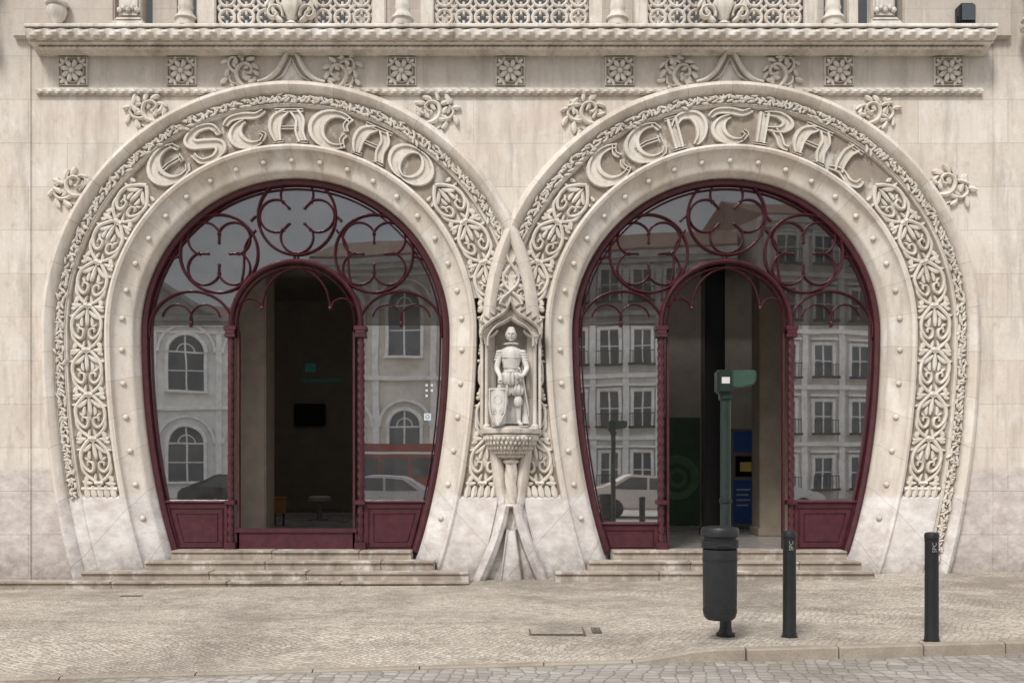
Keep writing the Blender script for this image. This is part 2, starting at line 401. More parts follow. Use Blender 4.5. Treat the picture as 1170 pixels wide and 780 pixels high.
for px in (210,335,583,830,1000):
    c=W(px,0,1.2); bm=bmesh.new(); box(bm,c.x-.8,c.x+.8,1.15,1.21,7.75,9.5); obj('upper_window',bm,M['pane'],B)
prof=[(176,.42),(179,.36),(184,.15),(186,.125),(189,.115),(203,.05),(205,.02),(206,-.035),(209,-.055),(212,-.03),(213,.035),(254,.035),(255,-.01),(257,-.025),(269,-.025),(270,-.05),(273,-.10),(277,-.125),(281,-.10),(284,-.03),(285,.04)]
SM=SQ+296
RINGS=[]
for i in (0,1):
    bm=bmesh.new(); n=330; rows=[]
    for k in range(n+1):
        s=-SM+2*SM*k/n
        row=[]
        for r,Y in prof:
            if 212.5<r<254.5 and abs(s)>SQ+188: Y=-.035
            x,z=ringpt(s,r); row.append(bm.verts.new((CX[i]+x/80,Y-(.008 if i==0 and r>=270 else 0),cz+z/80)))
        rows.append(row)
    for k in range(n):
        s=-SM+2*SM*(k+.5)/n
        for q in range(len(prof)-1):
            rm=(prof[q][0]+prof[q+1][0])/2
            oo=other(i,s,rm)
            if rm<270 and oo<277: continue
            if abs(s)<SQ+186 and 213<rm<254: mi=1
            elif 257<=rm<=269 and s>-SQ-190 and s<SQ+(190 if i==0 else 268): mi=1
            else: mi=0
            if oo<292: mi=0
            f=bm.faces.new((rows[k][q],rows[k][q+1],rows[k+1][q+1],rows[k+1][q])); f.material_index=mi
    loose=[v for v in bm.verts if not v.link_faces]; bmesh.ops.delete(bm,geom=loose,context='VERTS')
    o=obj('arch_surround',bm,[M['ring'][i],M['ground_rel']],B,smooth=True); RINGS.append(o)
GL={
'E':[(arc(3,0,14,17,62,298,20),lambda t:2.2+4.2*math.sin(PI*t)**1.3),([(-9,0),(0,1),(10,0)],2.0),([(10,-4),(10,4)],1.5),([(9,17),(12,9)],1.9),([(9,-17),(12,-9)],1.9)],
'C':[(arc(2,0,14,17,48,312,20),lambda t:2.2+4.2*math.sin(PI*t)**1.3),(smooth([(11,16),(8,8),(10,2)]),1.9),(smooth([(11,-16),(8,-8),(10,-2)]),1.9)],
'O':[(arc(0,0,12.5,15.5,90,270,16),lambda t:2.2+4*math.sin(PI*t)),(arc(0,0,12.5,15.5,-90,90,16),lambda t:2.2+4*math.sin(PI*t))],
'S':[(smooth([(10,9),(7,15),(-2,17),(-9,12),(-8,5),(0,0),(8,-5),(8,-12),(1,-17),(-8,-15),(-11,-9)]),lambda t:2+3.2*math.sin(PI*t)),([(-11,-10),(-12,-4)],2.1),([(10,10),(11,4)],2.1)],
'T':[(smooth([(-14,10),(-9,15),(0,15),(8,13),(14,17)]),lambda t:2.2+1.8*math.sin(PI*t)),(arc(3,-3,12,13,105,300,16),lambda t:2+4.2*math.sin(PI*t)),(smooth([(9,-14),(12,-8),(9,-5)]),1.9)],
'A':[(smooth([(-2,15),(-9,8),(-11,-4),(-9,-16)]),lambda t:2.6+2.6*math.sin(PI*t)),(smooth([(3,15),(7,6),(7,-6),(10,-16)]),3.8),([(-10,16),(9,16)],2.0),([(-9,-2),(6,-2)],1.8),([(-13,-16),(-5,-16)],1.7),([(5,-16),(14,-16)],1.7)],
'N':[([(-9,16),(-9,-16)],3.8),(smooth([(-9,7),(-3,15),(6,14),(10,4),(9,-8),(4,-16)]),lambda t:2.2+3.0*math.sin(PI*t)),([(-14,-16),(-4,-16)],1.7),([(-14,16),(-6,16)],1.7)],
'R':[([(-8,16),(-8,-16)],3.8),(smooth([(-8,15),(2,16),(9,10),(5,2),(-5,0)]),lambda t:2.1+2.6*math.sin(PI*t)),(smooth([(0,1),(5,-6),(9,-14),(14,-15)]),3.2),([(-13,-16),(-3,-16)],1.7)],
'L':[(smooth([(-4,17),(-7,8),(-7,-6),(-5,-14)]),4.0),(smooth([(-13,-15),(-4,-12),(5,-16),(12,-13),(13,-6)]),lambda t:2.2+1.8*math.sin(PI*t)),([(-10,16),(2,16)],1.9)],
}
def motif(bm,f,keep,u0,j):
    q=lambda t:random.uniform(-t,t)
    for sg in (1,-1):
        ribbon(bm,smooth([(u0-2,sg*0),(u0+5,sg*8),(u0+16,sg*15.5+q(.6)),(u0+29,sg*15.5+q(.6)),(u0+38,sg*8.5),(u0+35,sg*3.5),(u0+28,sg*4),(u0+27,sg*8.5),(u0+31,sg*9)],5),lambda t:2.9-1.4*t,.052+q(.003),f,keep)
        ribbon(bm,smooth([(u0+26,sg*16),(u0+36,sg*15.5),(u0+44,sg*10),(u0+50,sg*2.5),(u0+54,-sg*2.5)],5),2.4,.044,f,keep)
        leaf(bm,u0+6,sg*2,sg*34+q(6),15,2.9,.042,f,keep,sg*.3)
        leaf(bm,u0+14,sg*5,sg*20+q(9),10,2.3,.036,f,keep,-sg*.3)
        leaf(bm,u0+12,sg*14,sg*60+q(9),6,1.8,.036,f,keep,sg*.4)
        leaf(bm,u0+22,sg*12,-sg*70+q(9),6,1.8,.036,f,keep,sg*.4)
        leaf(bm,u0+32,sg*16,-sg*30+q(12),7,1.9,.034,f,keep,sg*.4)
        leaf(bm,u0+41,sg*10,sg*50+q(9),10,2.9,.040,f,keep,-sg*.3)
        leaf(bm,u0+45,sg*14,sg*5+q(11),11,2.7,.036,f,keep)
        leaf(bm,u0+51,sg*7,sg*75+q(11),11,2.9,.040,f,keep,sg*.3)
        leaf(bm,u0+4,sg*12,sg*80+q(11),7,2.3,.034,f,keep)
        leaf(bm,u0+40,sg*2,sg*14,11,2.0,.038,f,keep)
    leaf(bm,u0+4,0,q(5),20,2.8,.050,f,keep)
    ribbon(bm,[(u0+51,-5),(u0+51,5)],2.6,.058,f,keep)
word=('ESTACAO','CENTRAL')
for i in (0,1):
    f0=fring(i,.035)
    for side in (-1,1):
        bm=bmesh.new()
        f=lambda u,v,h,side=side:f0(side*(181+u),233.5+v,h)
        keep=lambda u,v,side=side:other(i,side*(181+u),233.5+v)>281
        for j in range(7): motif(bm,f,keep,3+50.7*j,j)
        for v in (-16,-8,0,8,16):
            leaf(bm,361,v*.9,0,15,4.2,.07,f,keep)
        ribbon(bm,[(365,-20),(365,20)],3,.07,f,keep)
        obj('carved_band',bm,M['carve'],RINGS[i],smooth=True)
    bm=bmesh.new(); f1=fring(i,-.025)
    s=-SQ-190; endR=SQ+(190 if i==0 else 268); kk=0
    while s<endR:
        kp=lambda u,v:other(i,u,v)>281
        kk+=1
        if kp(s,262):
            ph=(kk%3)
            leaf(bm,s-2,259+(ph%2)*1.2,18+random.uniform(-40,45),7.5,1.7,.034,f1,None,random.uniform(-.6,.8))
            leaf(bm,s+1,266.5-(ph%2)*1.2,-22+random.uniform(-45,40),7.5,1.7,.034,f1,None,random.uniform(-.8,.6))
            leaf(bm,s,262.5,random.choice((70,-70,160,110))+random.uniform(-25,25),5,1.5,.040,f1)
            if ph==0: ball(bm,f1(s+2,262.5,.014),.018,1)
        s+=5.2
    for rr in (257.4,268.8):
        ribbon(bm,[(q_,rr) for q_ in [(-SQ-190)+(endR+SQ+190)*k/300 for k in range(301)]],.6,.014,f1,lambda u,v:other(i,u,v)>281)
    obj('leaf_moulding',bm,M['carve'],RINGS[i],smooth=True)
    n=31; S2=SQ+215
    for k in range(n):
        s=-S2+2*S2*(k)/(n-1)
        x,z=ringpt(s,195.5)
        bm=bmesh.new(); ball(bm,(0,0,0),.040,2,(1,.8,1)); bmesh.ops.recalc_face_normals(bm,faces=bm.faces)
        if k==0: o=obj('stud',bm,M['carve'],RINGS[i],smooth=True); st=o
        else:
            bm.free(); o=st.copy(); C.objects.link(o)
        o.location=(CX[i]+x/80,.085-.01,cz+z/80)
    for k,ch in enumerate(word[i]):
        th=(-36.5+12.1*k)*PI/180; s0=th*R0
        bm=bmesh.new()
        fl=lambda u,v,h:f0(s0+u*1.58,233.5+v*1.1,h)
        for e,(pts,w) in enumerate(GL[ch]):
            ribbon(bm,pts,w,.060-.003*e,fl,flat=2)
        obj('letter',bm,M['carve'],RINGS[i])
def fw(Y0): return lambda u,v,h:W(u,v,0)+Vector((0,Y0-h,0))
def fin(cx,par):
    bm=bmesh.new(); f=fw(0)
    for sg in (-1,1):
        ribbon(bm,smooth([(cx+sg*38,97),(cx+sg*27,93),(cx+sg*16,83),(cx+sg*8,69),(cx+sg*3,57),(cx,48)]),lambda t:4.2-1.4*t,.11-.006*sg,f)
        ribbon(bm,smooth([(cx+sg*22,95),(cx+sg*11,88),(cx+sg*4,76),(cx,68)]),1.6,.07,f)
        leaf(bm,cx+sg*1,60,-90+sg*45,9,2.3,.10,f)
    a=[W(cx+d,y,-.03) for d,y in ((-38,98),(-16,85),(0,56),(16,85),(38,98))]
    slab(bm,[(p.x,p.z) for p in a],-.025,.02)
    obj('ogee_finial',bm,M['trim'],par,smooth=True)
fin(334,B); fin(833,B)
def crocket_mesh(seed):
    bm=bmesh.new(); f=lambda u,v,h:Vector((u/80,-h,v/80))
    r=random.Random(seed)
    ribbon(bm,smooth([(22,-17),(13,-19),(4,-15),(-3,-8),(-4,1),(2,9),(11,8),(14,1),(8,-3)],5),lambda t:3.8-1.6*t,.075,f)
    ribbon(bm,smooth([(-3,-6),(-10,-6),(-17,-1),(-18,7),(-11,11)],5),lambda t:3.2-1.4*t,.065,f)
    ribbon(bm,smooth([(6,-15),(2,-21),(-6,-20),(-10,-14)],5),lambda t:2.8-1.2*t,.060,f)
    for (u,v,a,l,c) in ((-2,9,120,10,.8),(3,12,85,9,-.7),(10,10,50,9,-.8),(15,4,10,9,-.8),(12,-7,-20,9,.7),(17,-13,50,10,.7),(-16,10,130,8,.8),(-10,12,80,9,-.7),(-19,2,190,8,.8),(-14,-6,225,9,.8),(-6,12,80,8,.6),(-10,-18,200,9,.7),(-3,-22,-80,6,.6),(4,-20,-60,6,.6),(-4,-2,150,9,.6),(6,-9,10,10,.6),(-8,0,90,9,.5),(2,2,30,9,.6),(5,0,-60,8,.6),(-12,2,60,8,.6)):
        leaf(bm,u,v,a+r.uniform(-22,22),l+r.uniform(-1,1.5),3.2+r.uniform(-.5,.6),.058+r.uniform(-.014,.016),f,None,c)
    return bm
for n_,(px,py,rot,sx,sc) in enumerate(((168,128,20,1,.95),(276,80,-25,1,.88),(391,82,25,-1,.88),(499,129,-20,-1,1),(82,216,40,1,1),(668,130,20,1,1),(775,82,-25,1,.9),(892,81,25,-1,.9),(1001,130,-20,-1,.95),(1085,214,-40,-1,1.05))):
    o=obj('crocket',crocket_mesh(n_),M['carve'],B,smooth=True)
    o.location=W(px,py,0); o.rotation_euler=(0,math.radians(-rot),0); o.scale=(sx*sc,1,sc)
ro0=None
for n_,px in enumerate((84,208,459,583,708,958,1083)):
    if ro0 is None:
        bm=bmesh.new(); f=lambda u,v,h:Vector((u/80,-h,v/80))
        slab(bm,[(-.205,-.205),(.205,-.205),(.205,.205),(-.205,.205)],-.012,.02)
        for k in range(4):
            a=90*k
            c,s=math.cos(math.radians(a)),math.sin(math.radians(a))
            ribbon(bm,[(15.8*c-16*s*t,15.8*s+16*c*t) for t in (-1,0,1)],1.0,.045,f)
            c2,s2=math.cos(math.radians(a+45)),math.sin(math.radians(a+45))
            for e in (-1,1):
                leaf(bm,13*c2,13*s2,a+45+e*80,8,2.3,.045,f,None,e*-.3)
            leaf(bm,12*c2,12*s2,a+45,8,2.6,.05,f)
        for k in range(8):
            a=45*k+20; c,s=math.cos(math.radians(a)),math.sin(math.radians(a))
            leaf(bm,3*c,3*s,a,9.5,3.4,.075,f,None,.25)
        ball(bm,(0,-.055,0),.042,2); ribbon(bm,arc(0,0,12.6,12.6,0,360,28),1.0,.05,f)
        ro0=obj('rosette',bm,M['carve'],B,smooth=True); o=ro0
    else: o=ro0.copy(); C.objects.link(o)
    o.location=W(px,82.5,0); o.rotation_euler=(0,n_*PI/2,0)
for a,b_ in ((42,262),(404,762),(908,1122)):
    bm=bmesh.new(); p=W(a,104.5,-.03);q=W(b_,104.5,-.03); rope(bm,p,q,.040,.13,10,3,.2,7)
    box(bm,p.x,q.x,-.045,.02,p.z+.036,p.z+.056); box(bm,p.x,q.x,-.03,.02,p.z-.056,p.z-.040)
    obj('string_course',bm,M['trim'],B,smooth=True)
bm=bmesh.new()
xa,xb=W(28,0,-.42).x,W(1140,0,-.42).x
prism_x(bm,[(.05,7.72),(-.43,7.72),(-.44,7.70),(-.44,7.675),(-.42,7.668),(-.35,7.66),(-.33,7.535),(-.31,7.53),(-.31,7.515),(-.29,7.508),(-.24,7.507),(-.17,7.497),(-.11,7.47),(-.10,7.455),(-.07,7.45),(-.06,7.435),(.05,7.435)],xa,xb)
co=obj('cornice',bm,M['trim'],B)
bm=bmesh.new(); rope(bm,(xa+.02,-.375,7.595),(xb-.02,-.375,7.595),.066,.22,12,3,.24,10); obj('rope_moulding',bm,M['trim'],co,smooth=True)
bm=bmesh.new(); rope(bm,(xa+.1,-.205,7.478),(xb-.1,-.205,7.478),.022,.08,8,2,.2,5); obj('rope_moulding',bm,M['trim'],co,smooth=True)
zb=7.72
def P_(px): return W(px,10,-.25).x
for a,b_ in ((248,424),(497,672),(741,917)):
    bm=bmesh.new(); x0,x1=P_(a),P_(b_); w=x1-x0
    f=lambda u,v,h:Vector((x0+u,-.2-h,zb+v)); fb=lambda u,v,h:Vector((x0+u,-.2+h,zb+v))
    n=8; p=w/n
    for g_ in (f,fb):
        for r_ in range(3):
            for k in range(n):
                cx_,cy_=p*(k+.5),.17+p*.98*r_
                ribbon(bm,arc(cx_,cy_,p*.40,p*.40,0,360,18),.030,.05,g_)
                for a_ in range(4): ribbon(bm,[(cx_+p*.36*math.cos(a_*PI/2+PI/4),cy_+p*.36*math.sin(a_*PI/2+PI/4)),(cx_+p*.75*math.cos(a_*PI/2+PI/4),cy_+p*.75*math.sin(a_*PI/2+PI/4))],.028,.045,g_)
                for a_ in range(4): ribbon(bm,[(cx_+p*.4*math.cos(a_*PI/2),cy_+p*.4*math.sin(a_*PI/2)),(cx_+p*.16*math.cos(a_*PI/2),cy_+p*.16*math.sin(a_*PI/2))],.024,.045,g_)
    box(bm,x0,x1,-.27,-.13,zb,zb+.045,.008); box(bm,x0-.0,x1,-.29,-.11,zb+.92,zb+1.02,.01)
    bp=obj('balustrade_panel',bm,M['trim'],B)
    if a!=497:
        bm=bmesh.new(); c=(x0+x1)/2-.03
        f=lambda u,v,h:Vector((c+u,-.27-h,zb+v))
        lathe(bm,[(.05,.02),(.10,.05),(.04,.10),(.12,.22),(.15,.33),(.11,.42),(.05,.48),(.09,.55),(.03,.66)],14,(c,-.27,zb),lambda t,z:1+.1*math.cos(6*t))
        for sg in (-1,1):
            ribbon(bm,[(sg*u,v) for u,v in spiral(.24,.2,.13,200,1.2,20,-1,.15)],.028,.07,f)
            for k in range(5): leaf(bm,sg*(.12+.06*k),.08+.05*k,90-sg*(50-k*20),.14,.035,.06,f)
        obj('carved_urn_relief',bm,M['carve'],bp,smooth=True)
for px in (213,460,705,951,-28,1180):
    x=P_(px); bm=bmesh.new()
    lathe(bm,[(.17,0),(.17,.04),(.135,.06),(.135,.10),(.16,.12),(.15,.15),(.11,.19),(.10,.24),(.115,.28),(.10,.32),(.095,.75),(.15,.85),(.17,.92),(.17,1.05)],20,(x,-.27,zb))
    obj('balustrade_column',bm,M['trim'],B,smooth=True)
for a,b_ in ((225,247),(425,441),(480,496),(673,689),(724,740),(918,934),(968,980)):
    bm=bmesh.new(); box(bm,P_(a),P_(b_),-.28,-.08,zb,zb+1.05,.015); box(bm,P_(a)-.015,P_(b_)+.015,-.31,-.06,zb,zb+.05,.01); obj('balustrade_post',bm,M['trim'],B)
for px in (148,1010):
    x=P_(px); bm=bmesh.new(); box(bm,x-.23,x+.23,-.34,.1,zb,zb+.09,.02); box(bm,x-.19,x+.19,-.31,.05,zb+.09,zb+.15,.02); box(bm,x-.15,x+.15,-.28,.02,zb+.15,zb+1.0,.03)
    for k in range(5): ball(bm,(x-.12+.06*k,-.29,zb+.25+.03*(k%2)),.045,1)
    obj('pedestal',bm,M['trim'],B)
for a,b_ in ((8,126),(170,200),(1036,1162)):
    bm=bmesh.new(); box(bm,P_(a),P_(b_),-.12,.1,zb-.05,zb+1.0,.02); obj('parapet_block',bm,M['wall'],B)
# ------------------------------------------------ glazed screens
YG=.37
def screen(i):
    GX=585+(CX[i]*80)/((14+YG)/14); GY=532-(532-377)/((14+YG)/14); k_=(14+YG)/14
    f=lambda u,v,h:W(GX+u,GY+v,YG)+Vector((0,-h,0))
    fbk=lambda u,v,h:W(GX+u,GY+v,YG)+Vector((0,h,0))
    def half(dy):
        if dy<=0: return math.sqrt(max(0,174.6**2-dy*dy))
        return 174.6*math.sqrt(1-(dy*k_/bb(179))**2)
    def outline(r,n=64,bot=249):
        p=[(-half(dy)*r/174.6,dy) for dy in [bot-bot*q/16 for q in range(16)]]
        p+=[(-r*math.cos(PI*q/n),-r*math.sin(PI*q/n)) for q in range(n+1)]
        p+=[(half(dy)*r/174.6,dy) for dy in [bot*q/16 for q in range(1,17)]]
        return p
    bm=bmesh.new()
    ribbon(bm,outline(171.5),4.4,.10,f); ribbon(bm,outline(171),5,.05,fbk)
    ribbon(bm,outline(164.5),1.0,.05,f)
    s_=obj('glazed_screen',bm,M['red'],B,smooth=True)
    def rib(pts,w,h,name='tracery_rib'):
        bm=bmesh.new(); ribbon(bm,pts,w,h,f); ribbon(bm,pts,w,h*.5,fbk); return obj(name,bm,M['red'],s_,smooth=True)
    for cx_,cy_ in ((1,-134),(-88,-91),(89,-91)):
        bm=bmesh.new()
        for g_,hh in ((f,1),(fbk,.5)):
            ribbon(bm,arc(cx_,cy_,44.5,44.5,0,360,44),1.7,.062*hh,g_)
            # four closed lobes meeting in cusps: a quatrefoil inside the wheel
            for q in range(4):
                a=q*90+(0 if cx_==1 else 45); ox,oy=24.0*math.cos(math.radians(a)),24.0*math.sin(math.radians(a))
                ribbon(bm,arc(cx_+ox,cy_+oy,18.6,18.6,a-121,a+121,28),1.35,.048*hh,g_)
                b__=math.radians(a+45); ribbon(bm,[(cx_+21*math.cos(b__),cy_+21*math.sin(b__)),(cx_+13*math.cos(b__),cy_+13*math.sin(b__))],1.3,.05*hh,g_)
                ball(bm,g_(cx_+12.5*math.cos(b__),cy_+12.5*math.sin(b__),.01),.026,1)
        obj('tracery_wheel',bm,M['red'],s_,smooth=True)
    rib([(-74,-2)]+arc(0,-9,74,73,180,360,40)+[(74,-2)],3.2,.09,'door_arch')
    rib([(-66,-2)]+arc(0,-9,67,66,180,360,40)+[(66,-2)],1.1,.06,'door_arch')
    for sg in (-1,1):
        rib([(sg*x,y) for x,y in arc(119,-4,48,44,180,372,24)],1.7,.06,'side_arch')
        bm=bmesh.new()
        for (cx_,cy_,r,a0,a1) in ((136,-16,17,150,350),(104,-16,17,190,390),):
            ribbon(bm,[(sg*x,y) for x,y in arc(cx_,cy_,r,r,a0,a1,14)],1.0,.04,f)
        ball(bm,f(sg*120,-12,.02),.03,1); obj('cusp',bm,M['red'],s_,smooth=True)
        bm=bmesh.new()
        ribbon(bm,smooth([(sg*66,-30),(sg*61,-37),(sg*52,-40),(sg*43,-36),(sg*40,-29)]),1.3,.045,f)
        ribbon(bm,smooth([(0,-75),(sg*12,-72),(sg*24,-64),(sg*33,-52),(sg*37,-40),(sg*39,-31)]),1.3,.045,f)
        ball(bm,f(sg*39,-29,.02),.036,1)
        obj('cusp',bm,M['red'],s_,smooth=True)
        rib([(sg*46,-134),(sg*52,-128)],1.6,.04); rib([(sg*134,-88),(sg*148,-84)],1.5,.04)
        rib(smooth([(sg*46,-118),(sg*58,-100),(sg*60,-72),(sg*64,-52)]),1.3,.04)
        rib([(sg*2,-89),(sg*2,-82)],1.5,.04)
        PB=217 if (i==1 and sg==-1) else 192
        bm=bmesh.new(); p=f(sg*74,4,.03); q=f(sg*74,246,.03); rope(bm,q,p,.044,.13,10,3,.14,8)
        for y0,y1,w in ((-8,-3,7.0),(-3,1,5.5),(1,5,6.2),(190,195,5.8),(238,248,6.5)):
            a=f(sg*74-w,y1,.11); b_=f(sg*74+w,y0,-.04); box(bm,a.x,b_.x,a.y,b_.y,a.z,b_.z,.006)
        obj('mullion',bm,M['red'],s_,smooth=True)
        pts=[(sg*78,PB+2)]+[(sg*78,248)]+[(sg*(half(d)-1),d) for d in (248,PB+(246-PB)*.6,PB+(246-PB)*.3,PB+2)]
        bm=bmesh.new(); slab(bm,[(f(x,y,0).x,f(x,y,0).z) for x,y in pts],YG-.035,YG+.03)
        def inset(m_): return [(sg*(78+m_),PB+2+m_),(sg*(78+m_),248-m_),(sg*(half(248-m_)-4-m_),248-m_),(sg*(half(PB+2+m_)-4-m_),PB+2+m_),(sg*(78+m_),PB+2+m_)]
        ribbon(bm,inset(5),1.3,.055,f)
        if PB<200: ribbon(bm,inset(11),.9,.05,f)
        obj('lower_panel',bm,M['red'],s_)
        rib([(sg*78,PB),(sg*(half(PB)-2),PB)],2.4,.07,'rail')
        bm=bmesh.new(); ys=[-9+(PB+9)*q/20 for q in range(21)]; prev=None
        for d in ys:
            a=f(sg*75,d,0); b_=f(sg*(half(d)-1),d,0)
            row=[bm.verts.new(a),bm.verts.new(b_)]
            if prev: bm.faces.new((prev[0],prev[1],row[1],row[0]))
            prev=row
        obj('glass_pane',bm,M['glass'],s_,recalc=False)
    bm=bmesh.new()
    for sg in (-1,1):
        prev=None
        for q in range(60):
            d=-174+165*q/59
            inn=math.sqrt(max(0,74**2-(d+9)**2)) if d>-83 else 0
            row=[bm.verts.new(f(sg*inn,d,0)),bm.verts.new(f(sg*half(d),d,0))]
            if prev: bm.faces.new((prev[0],prev[1],row[1],row[0]))
            prev=row
    obj('glass_pane',bm,M['glass2'],s_,recalc=False)
    if i==0:
        bm=bmesh.new(); a=f(-70,248,.02); b_=f(70,223,-.03); box(bm,a.x,b_.x,a.y,b_.y,a.z,b_.z,.006)
        a=f(-70,227,.05); b_=f(70,222,-.03); box(bm,a.x,b_.x,a.y,b_.y,a.z,b_.z,.006)
        obj('threshold_board',bm,M['red'],s_)
    for sg in (-1,1):
        bm=bmesh.new(); a=f(sg*66-1.3,248,.02); b_=f(sg*66+1.3,-2,-.06); box(bm,a.x,b_.x,a.y,b_.y,a.z,b_.z); obj('door_jamb',bm,M['red'],s_)
    return s_,f
SC=[screen(0),screen(1)]
f=SC[0][1]
for k,(u,v) in enumerate(((149,59),(155,59),(149,65),(155,65),(149,71),(150,95))): 
    bm=bmesh.new(); r_=1.3 if k<5 else 4.0; a=f(u-r_,v+r_,.006); b_=f(u+r_,v-r_,.004); box(bm,a.x,b_.x,a.y,b_.y,a.z,b_.z); o=obj('door_sticker',bm,M['white'],SC[0][0])
bm=bmesh.new(); ribbon(bm,arc(150,95,1.9,1.9,0,360,12),.7,.009,f); obj('door_sticker',bm,M['sblue'],SC[0][0])
# ------------------------------------------------ steps
def step(px0,px1,Y,z0,z1,yb):
    a=W(px0,640,Y).x; b_=W(px1,640,Y).x; bm=bmesh.new(); x=a
    while x<b_-.05:
        x2=min(b_,x+random.uniform(1.2,1.9)); 
        if b_-x2<.5: x2=b_
        dz=random.uniform(-.004,.004)
        box(bm,x,x2-.004,Y+random.uniform(-.004,.004),yb,z0,z1+dz-.035,.006)
        box(bm,x,x2-.004,Y-.03+random.uniform(-.005,.005),yb,z1-.034+dz,z1+dz,.012); x=x2
    obj('step',bm,M['step'],B,smooth=False)
for o_ in (((195,470),(165,496),(92,536)),((700,968),(672,985),(634,1000))):
    step(*o_[0],.02,.24,.385,.5); step(*o_[1],-.27,.12,.262,.03); step(*o_[2],-.56,-.15,.145,-.26)
step(-300,536,-.74,-.25,.035,-.55)
# ------------------------------------------------ niche, console, base of the pier
N_=bmesh.new()
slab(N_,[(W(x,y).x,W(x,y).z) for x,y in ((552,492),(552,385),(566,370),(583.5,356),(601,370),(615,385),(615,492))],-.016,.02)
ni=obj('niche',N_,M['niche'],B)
bm=bmesh.new()
for sg in (-1,1):
    cx_=583.5
    fz=lambda u,v,h:W(u,v,-.2)+Vector((0,-h,0))
    ribbon(bm,smooth([(cx_+sg*34,383),(cx_+sg*31,375),(cx_+sg*20,366),(cx_+sg*7,358),(cx_,346)]),2.4,.18,fz)
    ribbon(bm,smooth([(cx_+sg*26,396),(cx_+sg*25,385),(cx_+sg*17,374),(cx_+sg*8,369),(cx_,364)]),1.8,.15,fz)
    ribbon(bm,smooth([(cx_+sg*25,386),(cx_+sg*18,382),(cx_+sg*15,378)]),1.3,.13,fz)
    for k in range(5): leaf(bm,cx_+sg*(30-6.2*k),371-4.6*k,-90+sg*35,7,1.7,.18,fz,None,sg*.4)
slab(bm,[(W(x,y,-.22).x,W(x,y,-.22).z) for x,y in ((551,384),(556,376),(567,367),(578,359),(583.5,352),(589,359),(600,367),(611,376),(616,384),(609,386),(607,378),(600,372),(592,367),(583.5,363),(575,367),(567,372),(560,378),(558,386))],-.26,.0)
leaf(bm,583.5,352,-90,12,2.8,.15,lambda u,v,h:W(u,v,-.2)+Vector((0,-h,0)))
obj('canopy',bm,M['trim'],ni,smooth=True)
for sg in (-1,1):
    bm=bmesh.new(); x=W(583.5+sg*27.5,0,-.2).x; z0=W(0,490,-.2).z; z1=W(0,384,-.2).z
    lathe(bm,[(.055,0),(.055,.05),(.028,.07),(.025,z1-z0-.12),(.04,z1-z0-.1),(.035,z1-z0-.07),(.055,z1-z0-.02),(.055,z1-z0)],12,(x,-.2,z0))
    x2=W(583.5+sg*33,0,-.12).x; box(bm,x2-.024,x2+.024,-.15,0,z0,z1+.02,.01)
    obj('colonnette',bm,M['carve'],ni,smooth=True)
bm=bmesh.new(); cx_=W(583.5,0,-.15).x; z=lambda py:W(0,py,-.15).z
lathe(bm,[(.05,z(525)),(.13,z(524)),(.20,z(519)),(.29,z(512)),(.36,z(504)),(.385,z(499)),(.39,z(497)),(.37,z(496)),(.41,z(495)),(.425,z(492)),(.425,z(490)),(.39,z(488.5)),(.0,z(488.4))],64,(cx_,-.05,0),lambda t,zz:1+(.02*math.cos(12*t) if z(524)<zz<z(498) else .0)+(.03*math.cos(8*t) if zz>z(497.5) else 0))
for k in range(18):
    a=PI+PI*(k+.5)/18
    for py,r,s_ in ((501,.375,.030),(506,.345,.030),(511,.30,.030),(516,.245,.028),(520,.19,.024)):
        ball(bm,(cx_+r*math.cos(a+(.09 if py in (506,516) else 0)),-.05+r*math.sin(a+(.09 if py in (506,516) else 0)),z(py)),s_,1,(1,1,1.2))
obj('console',bm,M['trim'],ni,smooth=True)
bm=bmesh.new(); rope(bm,W(584,580,-.10),W(584,523,-.10),.080,.30,18,4,.18,12)
lathe(bm,[(.10,0),(.12,.03),(.10,.06)],20,W(584,580,-.10)); lathe(bm,[(.10,0),(.12,.03),(.10,.05)],20,W(584,529,-.10))
obj('console_shaft',bm,M['trim'],ni,smooth=True)
bm=bmesh.new()
def wedge(pts,yf,yb):
    slab(bm,[(W(x,y,yf).x,W(x,y,yf).z) for x,y in pts],yf,yb)
fz=lambda u,v,h:W(u,v,-.12)+Vector((0,-h,0))
wedge([(576,578),(592,578),(628,664),(541,664)],-.12,.05)
for sg in (-1,1):
    ribbon(bm,smooth([(584+sg*6,577),(584+sg*11,598),(584+sg*21,628),(584+sg*38,667)]),lambda t:5.5+2.5*t,.20+.01*sg,fz)
wedge([(581,606),(587,606),(597,667),(571,667)],-.22,-.10)
for sg in (-1,1): ribbon(bm,[(584+sg*4,604),(584+sg*12,667)],1.8,.13,fz)
obj('pier_foot',bm,M['ring'][1],B)
bm=bmesh.new(); f=fw(0.0)
for sg in (-1,1):
    ribbon(bm,[(584+sg*11*math.sin(PI*t*2.5)*(.35+.8*t),272+76*t) for t in [k/40 for k in range(41)]],2.2,.055-.006*sg,f)
    for k in range(5): leaf(bm,584+sg*4,284+13*k,90-sg*(60),9+2.2*k,2.6,.045,f)
    for k in range(3): ribbon(bm,[(584+sg*(x),y) for x,y in spiral(9+2*k,300+18*k,6,180,1.1,16,1,.2)],1.5,.045,f)
leaf(bm,584,262,90,14,2.6,.06,f)
obj('knot_ornament',bm,M['carve'],B,smooth=True)
